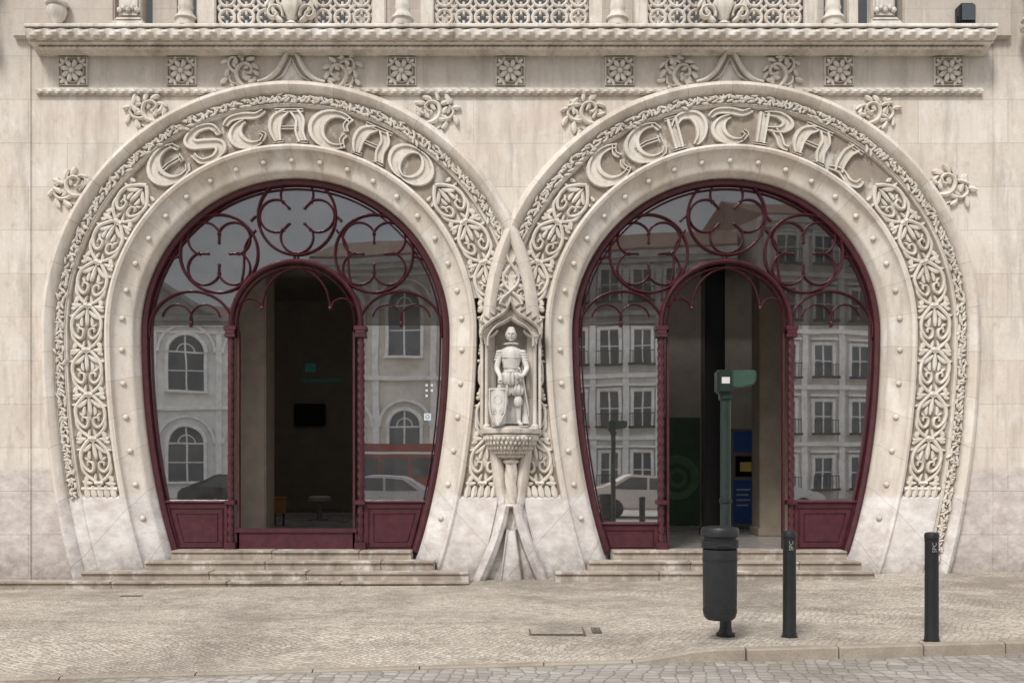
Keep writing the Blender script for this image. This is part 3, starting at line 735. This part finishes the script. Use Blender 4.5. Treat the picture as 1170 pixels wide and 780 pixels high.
# ------------------------------------------------ lobby interior (brightened through an unseen ceiling slot, added for its daylight)
fl=.372
bm=bmesh.new(); box(bm,-8,8,.42,15,fl-.1,fl); obj('lobby_floor',bm,M['lobbyfloor'],B)
bm=bmesh.new()
box(bm,-8,8,.45,6.0,6.3,6.5); box(bm,-8,8,7.9,15,6.3,6.5); box(bm,-8.2,-8,.1,15,0,6.5); box(bm,8,8.2,.1,15,0,6.5); box(bm,-8,.0,14,14.2,0,6.3); box(bm,0.3,8,9,9.2,0,6.3); box(bm,-.3,.3,.5,14,fl,6.3)
box(bm,-8,8,5.6,5.99,5.45,6.299)  # added beam, keeps the ceiling slot out of the camera's view
obj('lobby_wall',bm,M['lobby'],B)
for x0,x1,y0,y1,mt in ((-4.75,-4.02,2.0,2.6,'pillar'),(-2.1,-1.4,3.5,4.2,'pillar'),(3.35,3.70,3.0,3.4,'black'),(4.35,5.2,3.2,3.8,'pillar')):
    bm=bmesh.new(); box(bm,x0,x1,y0,y1,fl,6.3,.02); box(bm,x0-.03,x1+.03,y0-.03,y1+.03,fl,fl+.14,.01); obj('lobby_pillar',bm,M[mt],B)
bm=bmesh.new(); box(bm,3.0,3.9,6.3,6.4,fl,2.6,.01); o=obj('lobby_panel',bm,M['lgreen'],B)
bm=bmesh.new(); fp=lambda u,v,h:Vector((u,6.298-h,v)); ribbon(bm,arc(3.42,1.35,.38,.38,0,360,32),.09,.02,fp,flat=1); ribbon(bm,arc(3.42,1.35,.16,.16,0,360,24),.05,.02,fp,flat=1); obj('round_emblem',bm,M['lgreen2'],o)
def WI(px,py,Y): return W(px,py,Y)
e=empty('wall_screen',WI(354,474,13.9),'small dark screen on the back wall seen through the left doorway','screen')
bm=bmesh.new(); box(bm,-.45,.45,-.06,0,-.32,.32,.02); obj('casing',bm,M['black'],e)
bm=bmesh.new(); box(bm,-.41,.41,-.07,-.062,-.28,.28); obj('display',bm,M['black'],e)
e=empty('wall_sign',WI(360,427,13.9),'faint teal wall sign above the dark screen inside the left doorway','sign')
bm=bmesh.new(); box(bm,-.28,.02,-.03,0,.05,.30,.01); obj('emblem',bm,M['teal'],e)
textobj('lettering','metropolitano',.20,M['teal'],e,Matrix.Translation((.2,-.02,-.18))@Matrix.Rotation(PI/2,4,'X'),.008)
p=WI(319,0,6.3); e=empty('wooden_box',(p.x,6.3,fl),'small bright wooden box on a stand inside the left doorway','box')
bm=bmesh.new(); box(bm,-.12,.12,-.12,.12,.25,.55,.02); obj('box_body',bm,M['wood'],e)
bm=bmesh.new(); box(bm,-.14,.14,-.14,.14,.55,.58,.01); obj('lid',bm,M['wood'],e)
for sx in (-1,1):
    bm=bmesh.new(); tube(bm,[(sx*.09,0,0),(sx*.09,0,.25)],.02); obj('leg',bm,M['dark'],e)
p=WI(365,0,8); e=empty('round_stool',(p.x,8,fl),'low grey round seat on the floor inside the left doorway','stool')
bm=bmesh.new(); lathe(bm,[(.02,0),(.2,.0),(.2,.03),(.06,.06),(.05,.4),(.12,.42)],20); obj('pedestal',bm,M['grey'],e,smooth=True)
bm=bmesh.new(); lathe(bm,[(.2,.42),(.25,.45),(.25,.52),(.2,.55),(.0,.56)],20); obj('cushion',bm,M['pillar'],e,smooth=True)
p=WI(846,0,5.4); e=empty('ticket_machine',(p.x,5.4,fl),'blue ticket machine inside the right doorway behind the green pole','ticket machine')
bm=bmesh.new(); box(bm,-.24,.24,-.3,.3,0,1.95,.03); obj('cabinet',bm,M['grey'],e)
bm=bmesh.new(); box(bm,-.21,.21,-.312,-.302,.1,.95,.004); obj('front_panel',bm,M['blue'],e)
bm=bmesh.new(); box(bm,-.21,.21,-.312,-.302,1.5,1.9,.004); obj('header_panel',bm,M['blue'],e)
bm=bmesh.new(); box(bm,-.17,.17,-.315,-.302,1.02,1.42,.004); obj('display',bm,M['black'],e)
bm=bmesh.new(); box(bm,-.08,.14,-.320,-.316,1.12,1.30,.001); obj('lit_screen',bm,M['yellow'],e)
bm=bmesh.new()
for k in range(4): box(bm,-.15,.12-.04*(k%2),-.316,-.313,.75-.1*k,.78-.1*k)
obj('notice',bm,M['white'],e)
# ------------------------------------------------ ledge things
p=W(1103,26,-.2); e=empty('floodlight',(p.x,-.2,7.72),'small black floodlight on the cornice at the right end','lamp')
bm=bmesh.new(); box(bm,-.05,.05,-.05,.05,0,.05,.01); tube(bm,[(-.13,0,.05),(-.13,0,.2)],.012); tube(bm,[(.13,0,.05),(.13,0,.2)],.012); box(bm,-.14,.14,-.012,.012,.04,.06); obj('bracket',bm,M['dark'],e)
bm=bmesh.new(); box(bm,-.115,.115,-.09,.1,.08,.36,.03); obj('housing',bm,M['dark'],e)
bm=bmesh.new(); box(bm,-.09,.09,-.097,-.091,.11,.33); obj('lens',bm,M['pane'],e)
p=W(65,26,-.2); e=empty('stone_urn',(p.x,-.2,7.72),'small stone urn on the cornice at the left end','urn')
bm=bmesh.new(); lathe(bm,[(.10,0),(.10,.04),(.05,.07),(.05,.1),(.11,.18),(.14,.27),(.12,.34)],24,(0,0,0)); obj('bowl',bm,M['trim'],e,smooth=True)
bm=bmesh.new(); lathe(bm,[(.13,.335),(.155,.36),(.155,.385),(.12,.40),(.0,.405)],24,(0,0,0)); obj('rim',bm,M['trim'],e,smooth=True)
# ================================================================== STATUE
sb=W(584,488.5,-.24)
ST=empty('statue',sb,'pale stone statue of an armoured man with ruff and shield in the niche','statue')
def skinmesh(verts,edges,radii,sub=2,root=0):
    me=bpy.data.meshes.new('tmp'); me.from_pydata(verts,edges,[]); o=bpy.data.objects.new('tmp',me); C.objects.link(o)
    o.modifiers.new('s','SKIN'); 
    for k,r in enumerate(radii):
        rr=r if isinstance(r,tuple) else (r,r); me.skin_vertices[0].data[k].radius=rr
    me.skin_vertices[0].data[root].use_root=True
    m=o.modifiers.new('b','SUBSURF'); m.levels=sub; m.render_levels=sub
    dg=bpy.context.evaluated_depsgraph_get(); dg.update()
    out=bpy.data.meshes.new_from_object(o.evaluated_get(dg)); bpy.data.objects.remove(o)
    return out
V=[(0,0,.70),(0,.0,.84),(0,-.01,.98),(0,0,1.09),(0,-.005,1.15),(0,-.01,1.19),
 (-.080,0,.64),(-.100,-.05,.37),(-.105,.0,.08),(-.13,-.10,.03),
 (.080,0,.64),(.10,-.02,.37),(.105,.03,.08),(.15,-.07,.03),
 (-.15,0,1.04),(-.205,-.02,.83),(-.15,-.15,.70),(-.15,-.18,.67),
 (.15,0,1.04),(.225,-.0,.83),(.165,-.13,.72),(.14,-.16,.71)]
E_=[(0,1),(1,2),(2,3),(3,4),(4,5),(0,6),(6,7),(7,8),(8,9),(0,10),(10,11),(11,12),(12,13),(3,14),(14,15),(15,16),(16,17),(3,18),(18,19),(19,20),(20,21)]
Rr=[(.105,.10),(.09,.09),(.12,.11),(.08,.07),.048,.046,.074,.048,.032,.03,.074,.048,.032,.03,.052,.042,.029,.027,.052,.042,.029,.027]
try: body=skinmesh(V,E_,Rr)
except Exception as ex:
    print('SKIN FAIL',ex); body=None
bm=bmesh.new()
if body: bm.from_mesh(body)
t=bmesh.new(); bmesh.ops.create_uvsphere(t,u_segments=48,v_segments=36,radius=1)
hc=Vector((0,-.02,1.30))
def gs(p,c,s): return math.exp(-((p.x-c[0])**2/s[0]**2+(p.z-c[1])**2/s[1]**2))
for v_ in t.verts:
    p=v_.co.copy(); x,y,zz=p
    q=Vector((x*.072,y*.086,zz*.105))
    if zz<0: q.x*=1-.26*zz*zz; q.y*=1-.10*zz*zz
    if y<0:
        d=0; P2=Vector((x,0,zz))
        d+=.036*gs(P2,(0,-.14),(.15,.22)); d+=.014*gs(P2,(0,.14),(.6,.09))
        for sx in (-1,1): d-=.026*gs(P2,(sx*.36,-.0),(.19,.11)); d+=.010*gs(P2,(sx*.36,-.01),(.08,.045)); d+=.009*gs(P2,(sx*.45,-.3),(.2,.15))
        d+=.012*gs(P2,(0,-.42),(.30,.05)); d-=.010*gs(P2,(0,-.53),(.25,.04)); d+=.010*gs(P2,(0,-.60),(.18,.05)); d+=.030*gs(P2,(0,-.88),(.32,.20))
        q.y-=d
    v_.co=hc+q
merge(bm,t)
for sx in (-1,1): ball(bm,hc+Vector((sx*.073,.005,-.005)),.020,1,(.5,1,1.5))
def hand(base,dirv,up,grip):
    d=Vector(dirv).normalized(); u=Vector(up).normalized(); s_=d.cross(u).normalized(); b0=Vector(base)
    tube(bm,[b0-d*.02,b0+d*.012,b0+d*.04],[.026,.032,.028],8)
    for k,(L_,o_) in enumerate(((.050,-.022),(.058,-.008),(.054,.007),(.042,.021))):
        p0=b0+d*.035+s_*o_; p1=p0+d*L_*.45-u*L_*.10*grip; p2=p1+d*L_*.25-u*L_*.35*grip; p3=p2-u*L_*.3*grip-d*L_*.1*grip
        tube(bm,[p0,p1,p2,p3],[.0095,.009,.0082,.0065],6)
    p0=b0+d*.0-s_*.026; tube(bm,[p0,p0+d*.02-s_*.016-u*.008,p0+d*.04-s_*.014-u*.022],[.012,.0105,.008],6)
hand((-.15,-.18,.67),(0,-.4,-.8),(0,-.9,.4),1); hand((.14,-.16,.71),(-.9,-.3,-.1),(0,-1,.1),1)
obj('body',bm,M['statue'],ST,smooth=True)
bm=bmesh.new()
t=bmesh.new(); bmesh.ops.create_uvsphere(t,u_segments=36,v_segments=24,radius=1)
for v_ in t.verts:
    x,y,zz=v_.co
    fr=.0 if ((y<-.0 and zz<.62) or zz<-.55) else 1
    k=(1.07+.035*math.sin(12*math.atan2(y,x)+zz*6)) if fr else .80
    v_.co=hc+Vector((x*.072*k,y*.086*k+.004,zz*.104*k+.002))
merge(bm,t); obj('hair',bm,M['statue'],ST,smooth=True)
bm=bmesh.new(); lathe(bm,[(.05,1.15),(.088,1.163),(.098,1.172),(.088,1.182),(.05,1.19)],64,(0,-.005,0),lambda t,z:1+.10*math.cos(14*t)); obj('ruff',bm,M['statue'],ST,smooth=True)
bm=bmesh.new(); lathe(bm,[(.092,.76),(.112,.775),(.104,.80),(.112,.86),(.140,.95),(.146,1.03),(.122,1.09),(.07,1.135)],36,(0,-.008,0),lambda t,z:(1.0-.18*abs(math.sin(t)))+(.09*math.exp(-((math.sin(t)+1)**2)/.01) if math.sin(t)<0 else 0))
for zz,rx in ((1.0,.146),(.86,.115)):
    tube(bm,[(rx*math.cos(a),-.008-.86*rx*abs(math.sin(a)),zz-.03*abs(math.sin(a))) for a in [PI*k/16 for k in range(17)]],.006,6)
obj('breastplate',bm,M['statue'],ST,smooth=True)
bm=bmesh.new()
lathe(bm,[(.085,.78),(.130,.765),(.160,.71),(.168,.65),(.152,.60),(.09,.57)],60,(0,0,0),lambda t,z:1+.10*math.cos(14*t)-.14*abs(math.sin(t)))
for sx in (-1,1): lathe(bm,[(.05,.62),(.092,.60),(.104,.54),(.094,.48),(.06,.45)],48,(sx*.085,-.012,0),lambda t,z:1+.11*math.cos(10*t))
obj('breeches',bm,M['statue'],ST,smooth=True)
for sx in (-1,1):
    bm=bmesh.new(); 
    for k in range(4): ball(bm,(sx*(.155+.014*k),0,1.062-.036*k),.062-.005*k,2,(1,1,.50))
    obj('pauldron',bm,M['statue'],ST,smooth=True)
for sx,kx in ((-1,-.10),(1,.10)):
    bm=bmesh.new(); lathe(bm,[(.042,.30),(.056,.33),(.060,.365),(.056,.40),(.042,.43)],20,(kx,-.035,0),lambda t,z:1+.05*math.cos(8*t)); obj('knee_guard',bm,M['statue'],ST,smooth=True)
bm=bmesh.new(); prev=None
for k in range(15):
    t_=k/14; row=[]
    for j in range(19):
        a=-1+2*j/18; wdt=.14+.11*t_
        row.append(bm.verts.new((a*wdt,.09+.02*math.cos(9*a+3*t_)+.0-.05*abs(a),1.08-1.02*t_)))
    if prev:
        for j in range(18): bm.faces.new((prev[j],prev[j+1],row[j+1],row[j]))
    prev=row
obj('cloak',bm,M['statue'],ST,smooth=True)
bm=bmesh.new(); f=lambda u,v,h:Vector((u,-.22-.02*math.cos(u*8)-h+.06*(v-.3),v))
cxs=-.185
prev=None
for k in range(21):
    t_=k/20; zz=.54-.52*t_; hw=.130*math.sqrt(max(0.0,1-max(0,(t_-.35)/.66)**2.2)) if t_>.35 else .13-.02*math.sin(PI*t_/.35)
    row=[]
    for j in range(13):
        a=-1+2*j/12; row.append(bm.verts.new(f(cxs+a*hw,zz,.035*(1-a*a))))
    if prev:
        for j in range(12): bm.faces.new((prev[j],prev[j+1],row[j+1],row[j]))
    prev=row
sh=obj('shield',bm,M['statue'],ST,smooth=True)
bm=bmesh.new()
g_=lambda u,v,h:f(cxs+u,v,.028+h)
ribbon(bm,[(x*.115,.29+y*.23) for x,y in ((-1,1),(-1,.2),(-.85,-.4),(-.4,-.9),(0,-1.08),(.4,-.9),(.85,-.4),(1,.2),(1,1),(-1,1))],.009,.010,g_)
ribbon(bm,arc(0,.38,.050,.06,0,360,16),.009,.011,g_)
for sx in (-1,1):
    ribbon(bm,[(sx*u,v) for u,v in spiral(.05,.21,.04,90,1.2,16,1,.2)],.009,.011,g_)
obj('shield_relief',bm,M['statue'],sh,smooth=True)
bm=bmesh.new(); tube(bm,[(.12,-.14,.80),(.16,-.12,.70)],.012); tube(bm,[(.10,-.19,.70),(.21,-.08,.74)],.010); tube(bm,[(.16,-.12,.70),(.235,.02,.30),(.25,.05,.16)],[.014,.012,.008]); ball(bm,(.115,-.142,.815),.02,1)
obj('sword',bm,M['statue'],ST,smooth=True)
bm=bmesh.new(); box(bm,-.27,.24,-.17,.14,-.0,.022,.008); obj('base',bm,M['statue'],ST)
# ================================================================== STREET FURNITURE
def bollard(px,py,label):
    x,y=gp(px,py); e=empty('bollard',(x,y,hz(x,y)),label,'bollard','dark bollards along the kerb')
    bm=bmesh.new(); lathe(bm,[(.066,0),(.066,.03),(.062,.05),(.060,.90),(.062,.915),(.062,.93)],28); obj('post',bm,M['dark'],e,smooth=True)
    bm=bmesh.new(); lathe(bm,[(.058,.93),(.0645,.935),(.0645,.97),(.058,.988),(.035,.995),(.0,.997)],28); obj('cap',bm,M['dark'],e,smooth=True)
    bm=bmesh.new(); lathe(bm,[(.078,-.02),(.078,.006),(.067,.012)],28); obj('base_ring',bm,M['dark'],e,smooth=True)
    textobj('marking','SPC',.055,M['paint'],e,Matrix.Translation((0,-.065,.86))@Matrix.Rotation(-PI/2,4,'Y')@Matrix.Rotation(PI/2,4,'X'))
    return e
bollard(902,727,'dark cylindrical bollard beside the litter bin, left one of the two')
bollard(1064.5,732,'dark cylindrical bollard standing alone at the right kerb')
x,y=gp(829,726); e=empty('signal_pole',(x,y,hz(x,y)),'slender dark green pole with a green signal head, behind the litter bin','signal pole')
bm=bmesh.new(); lathe(bm,[(.055,.0),(.055,.5),(.050,.52),(.048,2.30)],20); obj('pole',bm,M['green'],e,smooth=True)
bm=bmesh.new(); lathe(bm,[(.088,0),(.088,.03),(.075,.035),(.062,.05),(.057,.08),(.056,.09)],20); obj('base_flange',bm,M['dark'],e,smooth=True)
bm=bmesh.new(); box(bm,-.095,.045,-.09,.07,2.28,2.50,.018); box(bm,-.06,.06,-.06,.06,2.22,2.29,.01); hd=obj('signal_head',bm,M['green'],e)
bm=bmesh.new(); slab(bm,[(.045,2.495),(.20,2.500),(.275,2.495),(.275,2.40),(.25,2.355),(.12,2.34),(.045,2.33)],-.075,.055); bmesh.ops.bevel(bm,geom=bm.edges[:],offset=.012,segments=2,affect='EDGES'); obj('hood',bm,M['green2'],e)
bm=bmesh.new(); box(bm,-.055,.02,-.0935,-.0905,2.37,2.43); obj('sticker',bm,M['white'],e)
for zz in (.62,1.25):
    bm=bmesh.new(); lathe(bm,[(.05,zz),(.058,zz+.005),(.058,zz+.04),(.05,zz+.045)],20); obj('clamp',bm,M['dark'],e,smooth=True)
xb_,yb_=gp(822.5,728); yb_=y-.235; xb_=(822.5-585)/1120*(14+yb_)
e=empty('litter_bin',(xb_,yb_,hz(x,y)),'dark grey pole-mounted litter bin with a banded lid','litter bin')
k_=(14+yb_)/1120
zf=lambda py:1.6+(532-py)*k_-hz(x,y)
bm=bmesh.new(); lathe(bm,[(.0,zf(707)),(.12,zf(707)),(.142,zf(704)),(.152,zf(700)),(.157,zf(640)),(.157,zf(627))],32); obj('body',bm,M['darklid'],e,smooth=True)
for py,rb in ((640,.160),(698,.156)):
    bm=bmesh.new(); lathe(bm,[(rb-.014,zf(py)),(rb,zf(py)),(rb,zf(py-3)),(rb-.014,zf(py-3))],32); obj('band',bm,M['dark'],e,smooth=True)
bm=bmesh.new(); lathe(bm,[(.150,zf(626)),(.168,zf(625)),(.170,zf(617)),(.150,zf(616)),(.150,zf(613)),(.172,zf(612)),(.173,zf(605)),(.160,zf(602)),(.10,zf(600.8)),(.0,zf(600.3))],32); obj('lid',bm,M['dark'],e,smooth=True)
bm=bmesh.new(); box(bm,-.06,.06,-.176,-.16,zf(623),zf(619),.004); obj('lock_plate',bm,M['darklid'],e)
bm=bmesh.new(); box(bm,-.03,.08,.12,.20,zf(690),zf(680),.004); box(bm,-.03,.08,.12,.20,zf(650),zf(640),.004); obj('bracket',bm,M['dark'],e)
# ================================================================== OPPOSITE SIDE OF THE SQUARE (seen in the glass)
def house(x0,x1,h,fl_,cols,mat,yf,gable,label,archtop=False,rz=0,big=1.0):
    e=empty('town_house',((x0+x1)/2,yf,-.1),label,'building','houses across the street reflected in the glass',math.radians(rz)); hw=(x1-x0)/2
    bm=bmesh.new(); box(bm,-hw+.01,hw-.01,-9,0,0,h); 
    if gable: slab(bm,[(-hw*.5,h),(hw*.5,h),(0,h+hw*.3)],-.3,.25)
    obj('wall',bm,mat,e)
    bm=bmesh.new(); prism_x(bm,[(.25,h),(.25,h+.12),(-4.5,h+1.9),(-9.2,h+.12),(-9.2,h)],-hw,hw) if not gable else prism_x(bm,[(-.35,h),(-4.5,h+1.2),(-9,h)],-hw,hw); obj('roof',bm,M['roof'],e)
    bm=bmesh.new(); box(bm,-hw,hw,0,.45,h-.35,h-.05); box(bm,-hw,hw,0,.25,h-.6,h-.35); box(bm,-hw,hw,0,.12,h-.95,h-.8)
    if gable:
        slab(bm,[(-hw*.5-.4,h),(-hw*.5,h),(0,h+hw*.3),(0,h+hw*.3+.4)],.0,.5); slab(bm,[(hw*.5+.4,h),(hw*.5,h),(0,h+hw*.3),(0,h+hw*.3+.4)],.0,.5)
    for j in range(1,fl_): box(bm,-hw,hw,0,.22,h*j/fl_-.16,h*j/fl_+.06)
    fh=h/fl_; p=(2*hw-1)/cols; w0=None
    for c in range(cols+1): 
        xx=-hw+.5+p*c; box(bm,xx-.16,xx+.16,0.01,.12,0,h-.95)
    obj('stone_trim',bm,M['trimw'],e)
    for j in range(fl_):
        for c in range(cols):
            if w0 is None:
                ww=min(.5*big,p*.27); wh=fh*(.42 if archtop else .56)
                bm=bmesh.new()
                box(bm,-ww-.16,-ww,0,.14,0,wh+(0 if archtop else .15)); box(bm,ww,ww+.16,0,.14,0,wh+(0 if archtop else .15)); box(bm,-ww-.2,ww+.2,0,.28,-.12,0)
                if archtop:
                    fa=lambda u,v,h_:Vector((u,h_,v)); ribbon(bm,arc(0,wh,ww+.1,ww+.1,0,180,16),.12,.2,fa,flat=1); ribbon(bm,arc(0,wh,ww+.55,ww+.55,0,180,18),.08,.16,fa,flat=1); ribbon(bm,arc(0,wh,ww*.5,ww*.5,0,180,10),.03,.06,fa,flat=1)
                else: box(bm,-ww,ww,0,.14,wh,wh+.15); box(bm,-ww-.25,ww+.25,0,.30,wh+.25,wh+.36)
                w0=obj('window',bm,M['trimw'],e); bm=bmesh.new(); box(bm,-ww,ww,.0,.02,0,wh)
                if archtop: slab(bm,arc(0,wh,ww,ww,0,180,14),.0,.02)
                pn=obj('pane',bm,M['pane'],w0)
                bm=bmesh.new(); box(bm,-.04,.04,.02,.05,0,wh+(ww if archtop else 0)); box(bm,-ww,ww,.02,.05,wh*.98,wh*.98+.07); box(bm,-ww,ww,.02,.05,wh*.5,wh*.5+.05); obj('glazing_bar',bm,M['trimw'],w0)
                if not archtop:
                    bm=bmesh.new(); box(bm,-ww-.2,ww+.2,.42,.46,.62,.66)
                    for q in range(9): xx=-ww-.18+(2*ww+.36)*q/8; box(bm,xx-.012,xx+.012,.43,.45,0,.62)
                    box(bm,-ww-.25,ww+.25,.28,.5,-.12,0)
                    obj('balcony_rail',bm,M['dark'],w0)
                w=w0
            else:
                w=copy_tree(w0,e)
            w.location=(-hw+.5+p*(c+.5),.005,fh*j+fh*.18)
    return e
house(-29,-11.6,9.6,2,5,M['f2'],-36,True,'white pedimented house across the street, reflected at the far left',True,-14,2.3)
house(-10.6,-.5,12.5,2,3,M['f1'],-36,False,'cream house with tall arched windows, reflected left of the statue',True,8,2.2)
house(.3,11.5,12.8,4,6,M['f3'],-36,False,'grey four storey house with balconies, reflected right of the statue',False,12)
house(12.4,28,14.5,5,7,M['f4'],-37,False,'pale five storey house with balconies, reflected at the far right',False,-12)
def van(x,y,mat,label,L,H,name,cat):
    e=empty(name,(x,y,-.1),label,cat)
    bm=bmesh.new(); slab(bm,[(-L/2,.35),(L/2,.35),(L/2,H*.55),(L/2-.15,H*.6),(L/2-.7,H*.97),(L/2-1.0,H),(-L/2+.2,H),(-L/2,H*.92)],-.9,.9); bmesh.ops.bevel(bm,geom=bm.edges[:],offset=.06,segments=2,affect='EDGES'); obj('body',bm,mat,e)
    for k in range(3):
        bm=bmesh.new(); a=-L/2+.35+k*(L-1.3)/3; b_=a+(L-1.6)/3; box(bm,a,b_,.895,.915,H*.52,H*.80,.005); obj('window',bm,M['pane'],e)
    for sx in (-1,1):
        for sy in (-1,1):
            bm=bmesh.new(); t=bmesh.new(); lathe(t,[(.2,-.1),(.34,-.1),(.36,-.05),(.36,.05),(.34,.1),(.2,.1)],20); merge(bm,t,Matrix.Translation((sx*(L/2-.8),sy*.84,.36))@Matrix.Rotation(PI/2,4,'X')); obj('wheel',bm,M['tyre'],e,smooth=True)
    return e
def sedan(x,y,mat,label):
    e=empty('parked_car',(x,y,-.1),label,'car'); L=4.2
    bm=bmesh.new(); slab(bm,[(-2.1,.28),(2.1,.28),(2.12,.6),(1.9,.82),(1.05,.92),(.45,1.36),(-.75,1.42),(-1.55,.98),(-2.05,.9),(-2.12,.6)],-.85,.85); bmesh.ops.bevel(bm,geom=bm.edges[:],offset=.07,segments=3,affect='EDGES'); obj('body',bm,mat,e)
    for pts in ([(.9,.93),(.4,1.28),(-.12,1.32),(-.12,.93)],[(-.2,.93),(-.2,1.33),(-.72,1.34),(-1.35,.97)]):
        bm=bmesh.new(); slab(bm,pts,.845,.865); obj('window',bm,M['pane'],e)
    for sx in (-1,1):
        for sy in (-1,1):
            bm=bmesh.new(); t=bmesh.new(); lathe(t,[(.2,-.1),(.30,-.1),(.32,-.05),(.32,.05),(.30,.1),(.2,.1)],20); merge(bm,t,Matrix.Translation((sx*1.3,sy*.80,.32))@Matrix.Rotation(PI/2,4,'X')); obj('wheel',bm,M['tyre'],e,smooth=True)
    return e
v_=van(-3.9,-21.5,M['vred'],'red van parked across the road, reflected in the left arch glass',4.6,2.5,'parked_van','van')
bm=bmesh.new(); box(bm,-1.7,1.2,.912,.92,2.12,2.2); obj('side_stripe',bm,M['white'],v_)
sedan(-3.8,-16.5,M['vgrey'],'silver car parked in front of the red van, reflected in the left arch')
sedan(8.5,-19,M['vgrey'],'silver car parked across the road, reflected in the right arch glass')
sedan(-9.5,-20,M['dark'],'black car parked across the road, reflected in the left pane')
sedan(4.6,-18,M['f4'],'cream car parked across the road, reflected behind the signal pole')
# ================================================================== CAMERA, LIGHT
cam=bpy.data.cameras.new('camera'); co_=bpy.data.objects.new('camera',cam); C.objects.link(co_)
co_.location=(0,-14,1.6); co_.rotation_euler=(PI/2,0,0); cam.lens=36*1120/1170; cam.shift_y=142/1170; cam.clip_end=1000
scn.camera=co_
el,az=math.radians(50),math.radians(205)
sl=bpy.data.lights.new('sun','SUN'); sl.energy=2.55; sl.angle=math.radians(14); sl.color=(1,.96,.905)
so=bpy.data.objects.new('sun',sl); C.objects.link(so)
D=Vector((math.sin(az)*math.cos(el),math.cos(az)*math.cos(el),math.sin(el)))
so.rotation_euler=D.to_track_quat('Z','Y').to_euler()
w=bpy.data.worlds.new('World'); scn.world=w; w.use_nodes=True; nt=w.node_tree; bg=nt.nodes['Background']
sk=nd(nt,'ShaderNodeTexSky',sky_type='NISHITA'); sk.sun_disc=False; sk.sun_elevation=el; sk.sun_rotation=az; sk.air_density=1.2; sk.dust_density=2
tc=nd(nt,'ShaderNodeTexCoord').outputs['Generated']
cloud=mapr(nt,noise(nt,mapping(nt,tc,(1,1,2.2)),2.6,8,.6),.38,.62,.45,.95)
cc=mix(nt,mapr(nt,noise(nt,tc,5,8,.6),.3,.7),(4.6,4.6,4.7),(9.5,9.3,9.0))
ln(nt,mix(nt,cloud,sk.outputs[0],cc),bg.inputs[0]); bg.inputs[1].default_value=.134
scn.view_settings.view_transform='Standard'; scn.view_settings.look='None'; scn.view_settings.exposure=0
